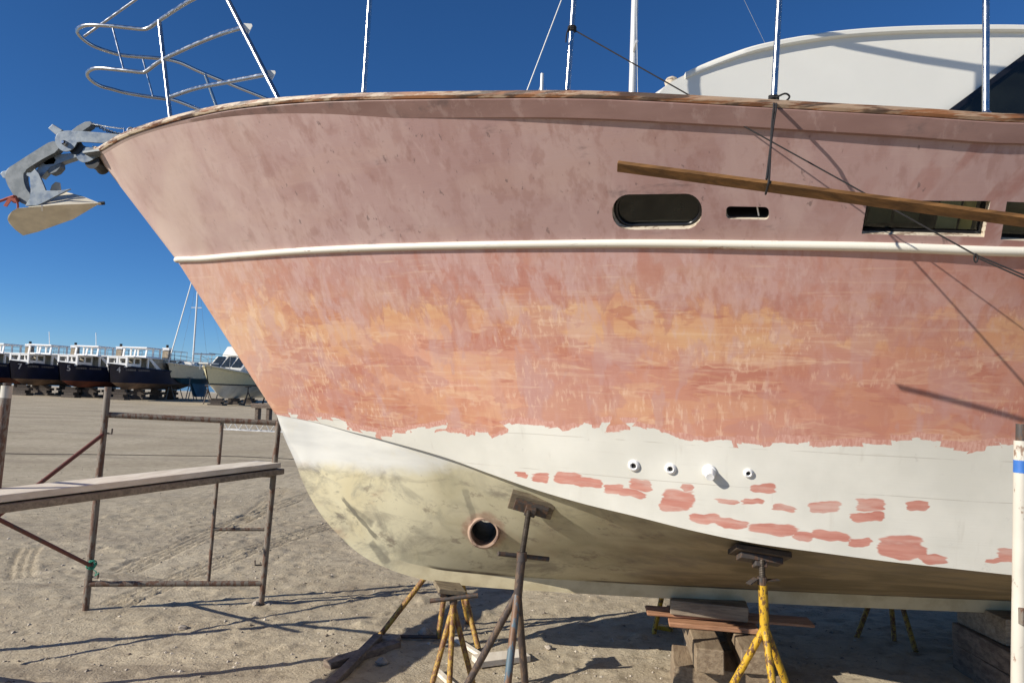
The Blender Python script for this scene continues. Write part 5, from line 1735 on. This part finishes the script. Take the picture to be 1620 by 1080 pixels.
bots_ = [redbot, tanbot, redbot, tanbot]
HEAD = R(-95)      # bow towards the camera
bow_px = [(-66, 53.5, '8', 'navy tour boat at the left end of the row, mostly out of frame', False),
          (12, 52.5, '7', 'navy tour boat numbered 7 with white open wheelhouse', True),
          (90, 51.5, '5', 'navy tour boat numbered 5 with red bottom', True),
          (170, 50.5, '4', 'navy tour boat numbered 4, nearest the sailboat', False)]
boats = []
for i, (px, Y, num, lab, fm) in enumerate(bow_px):
    b_ = dive_boat(lab, num, bots_[i], fm)
    place(b_, px, Y, HEAD)
    boats.append(b_)
bpy.context.view_layer.update()


def blocks_under(root, xs, zt, label, grp):
    for x in xs:
        c_ = root.matrix_world @ V(x, 0, 0)
        bm = B()
        for i in range(4):
            box(bm, (0, 0, zt * (i + 0.5) / 4), (0.75 - 0.05 * i, 1.0 - 0.35 * (i % 2), zt / 4 - 0.01), Matrix.Rotation(0.1 * i, 3, 'Z'))
        o = obj('keel_block', bm, M['shadeblock']); o.location = c_; o.rotation_euler = (0, 0, root.rotation_euler.z)
        tag(o, label, 'keel block', grp)


fs_proto = None
def far_stand(loc, h, label, grp, m='galv2'):
    t = thing('boat_stand', label, 'boat stand', loc, grp)
    l_ = Vector(loc)
    bm = B()
    tube(bm, [l_ + V(0, 0, h * 0.6), l_ + V(0, 0, h)], 0.04, 6); box(bm, l_ + V(0, 0, h), (0.3, 0.3, 0.06)); obj('tube', bm, M[m], t)
    for k_ in range(3):
        a = k_ * 2.094 + 0.4
        bm = B(); tube(bm, [l_ + V(0, 0, h * 0.75), l_ + V(0.42 * math.cos(a), 0.42 * math.sin(a), 0)], 0.035, 6); obj('leg', bm, M[m], t)
    return t


for b_ in boats:
    num_ = ('leftmost navy tour boat, cut off by the frame', 'navy tour boat behind the near scaffold post', 'red bottomed navy tour boat in the middle of the row', 'navy tour boat next to the cream sailboat')[boats.index(b_)]
    blocks_under(b_, (-1.6, -3.8, -6.0, -8.0), 0.75, 'shade-darkened timber block under the ' + num_, 'keel blocks under the ' + num_)


def sailboat(label, L, Bm, topm, botm, mh, keel=True, furl=True, grp='sailing boats in the yard', zk=1.25):
    r = tag(empty('sailboat'), label, 'sailboat', grp)
    zc = zk + 0.45
    zs = zc + 0.85
    tops = make_hull(r, L, Bm, zk, zc, zs + 0.25, zs, 1.0, topm, botm, M['white'])
    bm = B(); prism(bm, [(-L * 0.38, -0.12, zk + 0.1), (-L * 0.62, -0.12, zk + 0.1), (-L * 0.66, -0.12, 0.25), (-L * 0.48, -0.12, 0.25)], (0, 0.24, 0)); obj('keel', bm, botm, r)
    bm = B(); prism(bm, [(-L * 0.22, -0.7, zs), (-L * 0.30, -0.7, zs + 0.42), (-L * 0.62, -0.7, zs + 0.5), (-L * 0.66, -0.7, zs)], (0, 1.4, 0), bev=0.08); cb = obj('coachroof', bm, M['white'], r, 40)
    bm = B()
    for x in (0.36, 0.44, 0.52): box(bm, (-L * x, 0, zs + 0.26), (0.4, 1.43, 0.14), bev=0.02)
    obj('side_window', bm, windowdark, cb)
    mx = -L * 0.40
    bm = B(); tube(bm, [(mx, 0, zs), (mx, 0, zs + mh)], 0.075, 10, 0.06); ms = obj('mast', bm, M['mast'], r, 60)
    bm = B()
    for z in (0.5, 0.75): tube(bm, [(mx, -0.55 * (1.3 - z), zs + mh * z), (mx, 0.55 * (1.3 - z), zs + mh * z)], 0.03, 6)
    obj('spreader', bm, M['mast'], ms)
    bm = B(); tube(bm, [(mx - 0.1, 0, zs + 1.1), (mx - L * 0.38, 0, zs + 1.2)], 0.06, 8); obj('boom', bm, M['mast'], r)
    bm = B(); tube(bm, [(-0.15, 0, zs + 0.25), (mx, 0, zs + mh * 0.97)], 0.05 if furl else 0.011, 6); obj('forestay', bm, M['white'], r)
    bm = B()
    for sgn in (1, -1): tube(bm, [(mx - 0.1, sgn * Bm * 0.46, zs), (mx, sgn * 0.35, zs + mh * 0.55), (mx, 0, zs + mh * 0.96)], 0.008, 4)
    tube(bm, [(-L * 0.98, 0, zs), (mx, 0, zs + mh * 0.98)], 0.004, 4)
    obj('shroud', bm, railgrey, r)
    bm = B()
    for sgn in (1, -1):
        for z in (0.3, 0.6): tube(bm, [(-0.2, 0.1 * sgn, zs + 0.25 + z), (-L * 0.4, sgn * Bm * 0.47, zs + z), (-L * 0.97, sgn * Bm * 0.40, zs + z)], 0.012, 4)
        for x, w_ in ((0.03, 0.15), (0.2, 0.36), (0.4, 0.47), (0.6, 0.47), (0.8, 0.45), (0.97, 0.4)): tube(bm, [(-L * x, sgn * Bm * w_, zs), (-L * x, sgn * Bm * w_, zs + 0.62)], 0.014, 4)
    obj('guard_rail', bm, railgrey, r)
    return r


k = NT('mast_alloy', 0.4, 0.2); k.color((0.72, 0.71, 0.67)); M['mast'] = k.m
creamhull = plain('cream_hull', (0.68, 0.62, 0.46), 0.4, var=0.08)
bluebot = plain('blue_antifoul', (0.02, 0.10, 0.17), 0.7, var=0.3, s=1)
sb = sailboat('cream sailboat with blue bottom and keel between navy boat and motor boat', 8.6, 2.7, creamhull, bluebot, 9.5)
place(sb, 263, 55, R(-97))
bpy.context.view_layer.update()
gs = 'stands under the cream sailboat'
for x, y in ((-1.8, 0.8), (-1.8, -0.8), (-3.6, 1.2), (-5.6, 1.2), (-7.2, 1.0), (-3.6, -1.2), (-5.6, -1.2), (-7.2, -1.0)):
    q = sb.matrix_world @ V(x, y, 0)
    far_stand((q.x, q.y, 0), 1.75, 'grey tripod stand holding the cream sailboat upright', gs)
# sailboats standing behind the yacht: their masts rise over its rail
s2 = sailboat('sailboat whose thick white mast rises behind the yacht rail', 9.0, 2.9, M['white'], bluebot, 11.0, furl=False)
q = P(996, 300, 13.5)
s2.location = (q.x + -0.40 * 9.0 * 0.0, 13.5, 0); s2.rotation_euler = (0, 0, R(178))
s2.location.x = q.x + math.cos(R(178)) * (0.40 * 9.0); s2.location.y = 13.5 + math.sin(R(178)) * 3.6
s3 = sailboat('distant sailboat showing only a short white masthead over the yacht rail', 8.0, 2.6, M['white'], redbot, 10.15, furl=False)
q = P(857, 148, 25.0)
s3.rotation_euler = (0, 0, R(182))
s3.location = (q.x - 3.2, 25.0, 0)
bpy.context.view_layer.update()
for s_, nm in ((s2, 'stand under the sailboat with the thick white mast'), (s3, 'stand under the distant sailboat behind the yacht')):
    for x, y in ((-2.5, 0.9), (-2.5, -0.9), (-6.0, 0.9), (-6.0, -0.9)):
        q = s_.matrix_world @ V(x, y, 0)
        far_stand((q.x, q.y, 0), 1.75, nm, nm.replace('stand', 'stands', 1))

# cream motor boat
mb = tag(empty('motor_boat'), 'cream motor boat with white cabin and dark windscreen beside the yacht stem', 'motor boat')
tops = make_hull(mb, 10.5, 3.8, 0.45, 1.35, 2.55, 2.0, 1.1, plain('pale_yellow_hull', (0.72, 0.66, 0.42), 0.35, var=0.06), plain('white_bottom', (0.62, 0.62, 0.56), 0.6, var=0.2, s=1), M['white'])
bm = B()
for sgn in (1, -1): tube(bm, [V(q[2].x, q[2].y * sgn * 1.01, 1.36) for q in hull_secs(10.5, 3.8, 0.45, 1.35, 2.55, 2.0, 1.1)[0]], 0.045, 6)
obj('waterline_stripe', bm, M['black'], mb)
bm = B(); prism(bm, [(-2.6, -1.25, 2.3), (-3.9, -1.15, 3.25), (-8.0, -1.15, 3.3), (-8.0, -1.25, 2.0)], (0, 2.4, 0), bev=0.05); cb = obj('cabin', bm, M['white'], mb, 40)
bm = B()
for y0 in (-1.05, -0.33, 0.39): prism(bm, [(-2.86, y0, 2.52), (-2.86, y0 + 0.60, 2.52), (-3.72, y0 + 0.57, 3.15), (-3.72, y0 + 0.06, 3.15)], (-0.08, 0, 0.10))
for sgn in (-1, 1):
    for x0 in (-4.4, -5.9, -7.2): prism(bm, [(x0, sgn * 1.22, 2.7), (x0 - 1.1, sgn * 1.22, 2.7), (x0 - 1.0, sgn * 1.19, 3.15), (x0 + 0.25, sgn * 1.19, 3.15)], (0, 0.03 * sgn, 0))
obj('windscreen', bm, windowdark, cb)
bm = B(); prism(bm, [(-4.1, -0.95, 3.28), (-4.7, -0.85, 4.0), (-6.4, -0.85, 3.9), (-6.8, -0.95, 3.28)], (0, 1.85, 0), bev=0.1); obj('flybridge', bm, M['white'], mb, 40)
bm = B(); tube(bm, [(-6.2, 0.2, 3.9), (-6.6, 0.2, 5.2)], 0.03, 5); obj('antenna', bm, railgrey, mb)
bm = B(); prism(bm, [(0.25, -0.3, 2.62), (-0.7, -0.55, 2.62), (-0.7, 0.55, 2.62), (0.25, 0.3, 2.62)], (0, 0, 0.08)); obj('bow_pulpit', bm, M['white'], mb)
bm = B()
for sgn in (1, -1):
    for z in (0.35, 0.7): tube(bm, [(0.1, 0.25 * sgn, 2.6 + z), (-2.5, 1.55 * sgn, 2.5 + z), (-4.0, 1.8 * sgn, 2.3 + z)], 0.018, 5)
    for x, w_ in ((-0.1, .35), (-1.3, 1.0), (-2.5, 1.55), (-4.0, 1.8)): tube(bm, [(x, w_ * sgn, 2.3), (x, w_ * sgn, 3.2)], 0.018, 5)
obj('guard_rail', bm, railgrey, mb)
bm = B()
for sgn in (1, -1):
    for x, y in ((-3.2, 1.62), (-4.6, 1.75)): lathe(bm, [(0, 0), (0.0, 0.1), (0.06, 0.1), (0.06, 0)], (x, (y - 0.06) * sgn, 2.02), (0, sgn, 0), 10)
obj('portlight', bm, windowdark, mb)
place(mb, 323, 46.5, R(-94))
bpy.context.view_layer.update()
blocks_under(mb, (-2.0, -4.5, -7.0), 0.45, 'timber block under the cream motor boat', 'keel blocks under the motor boat')
for x, y in ((-3.4, 1.4), (-3.4, -1.4), (-6.2, 1.5), (-6.2, -1.5)):
    q = mb.matrix_world @ V(x, y, 0)
    far_stand((q.x, q.y, 0), 1.25, 'stand beside the cream motor boat hull', 'stands under the motor boat', 'rust')
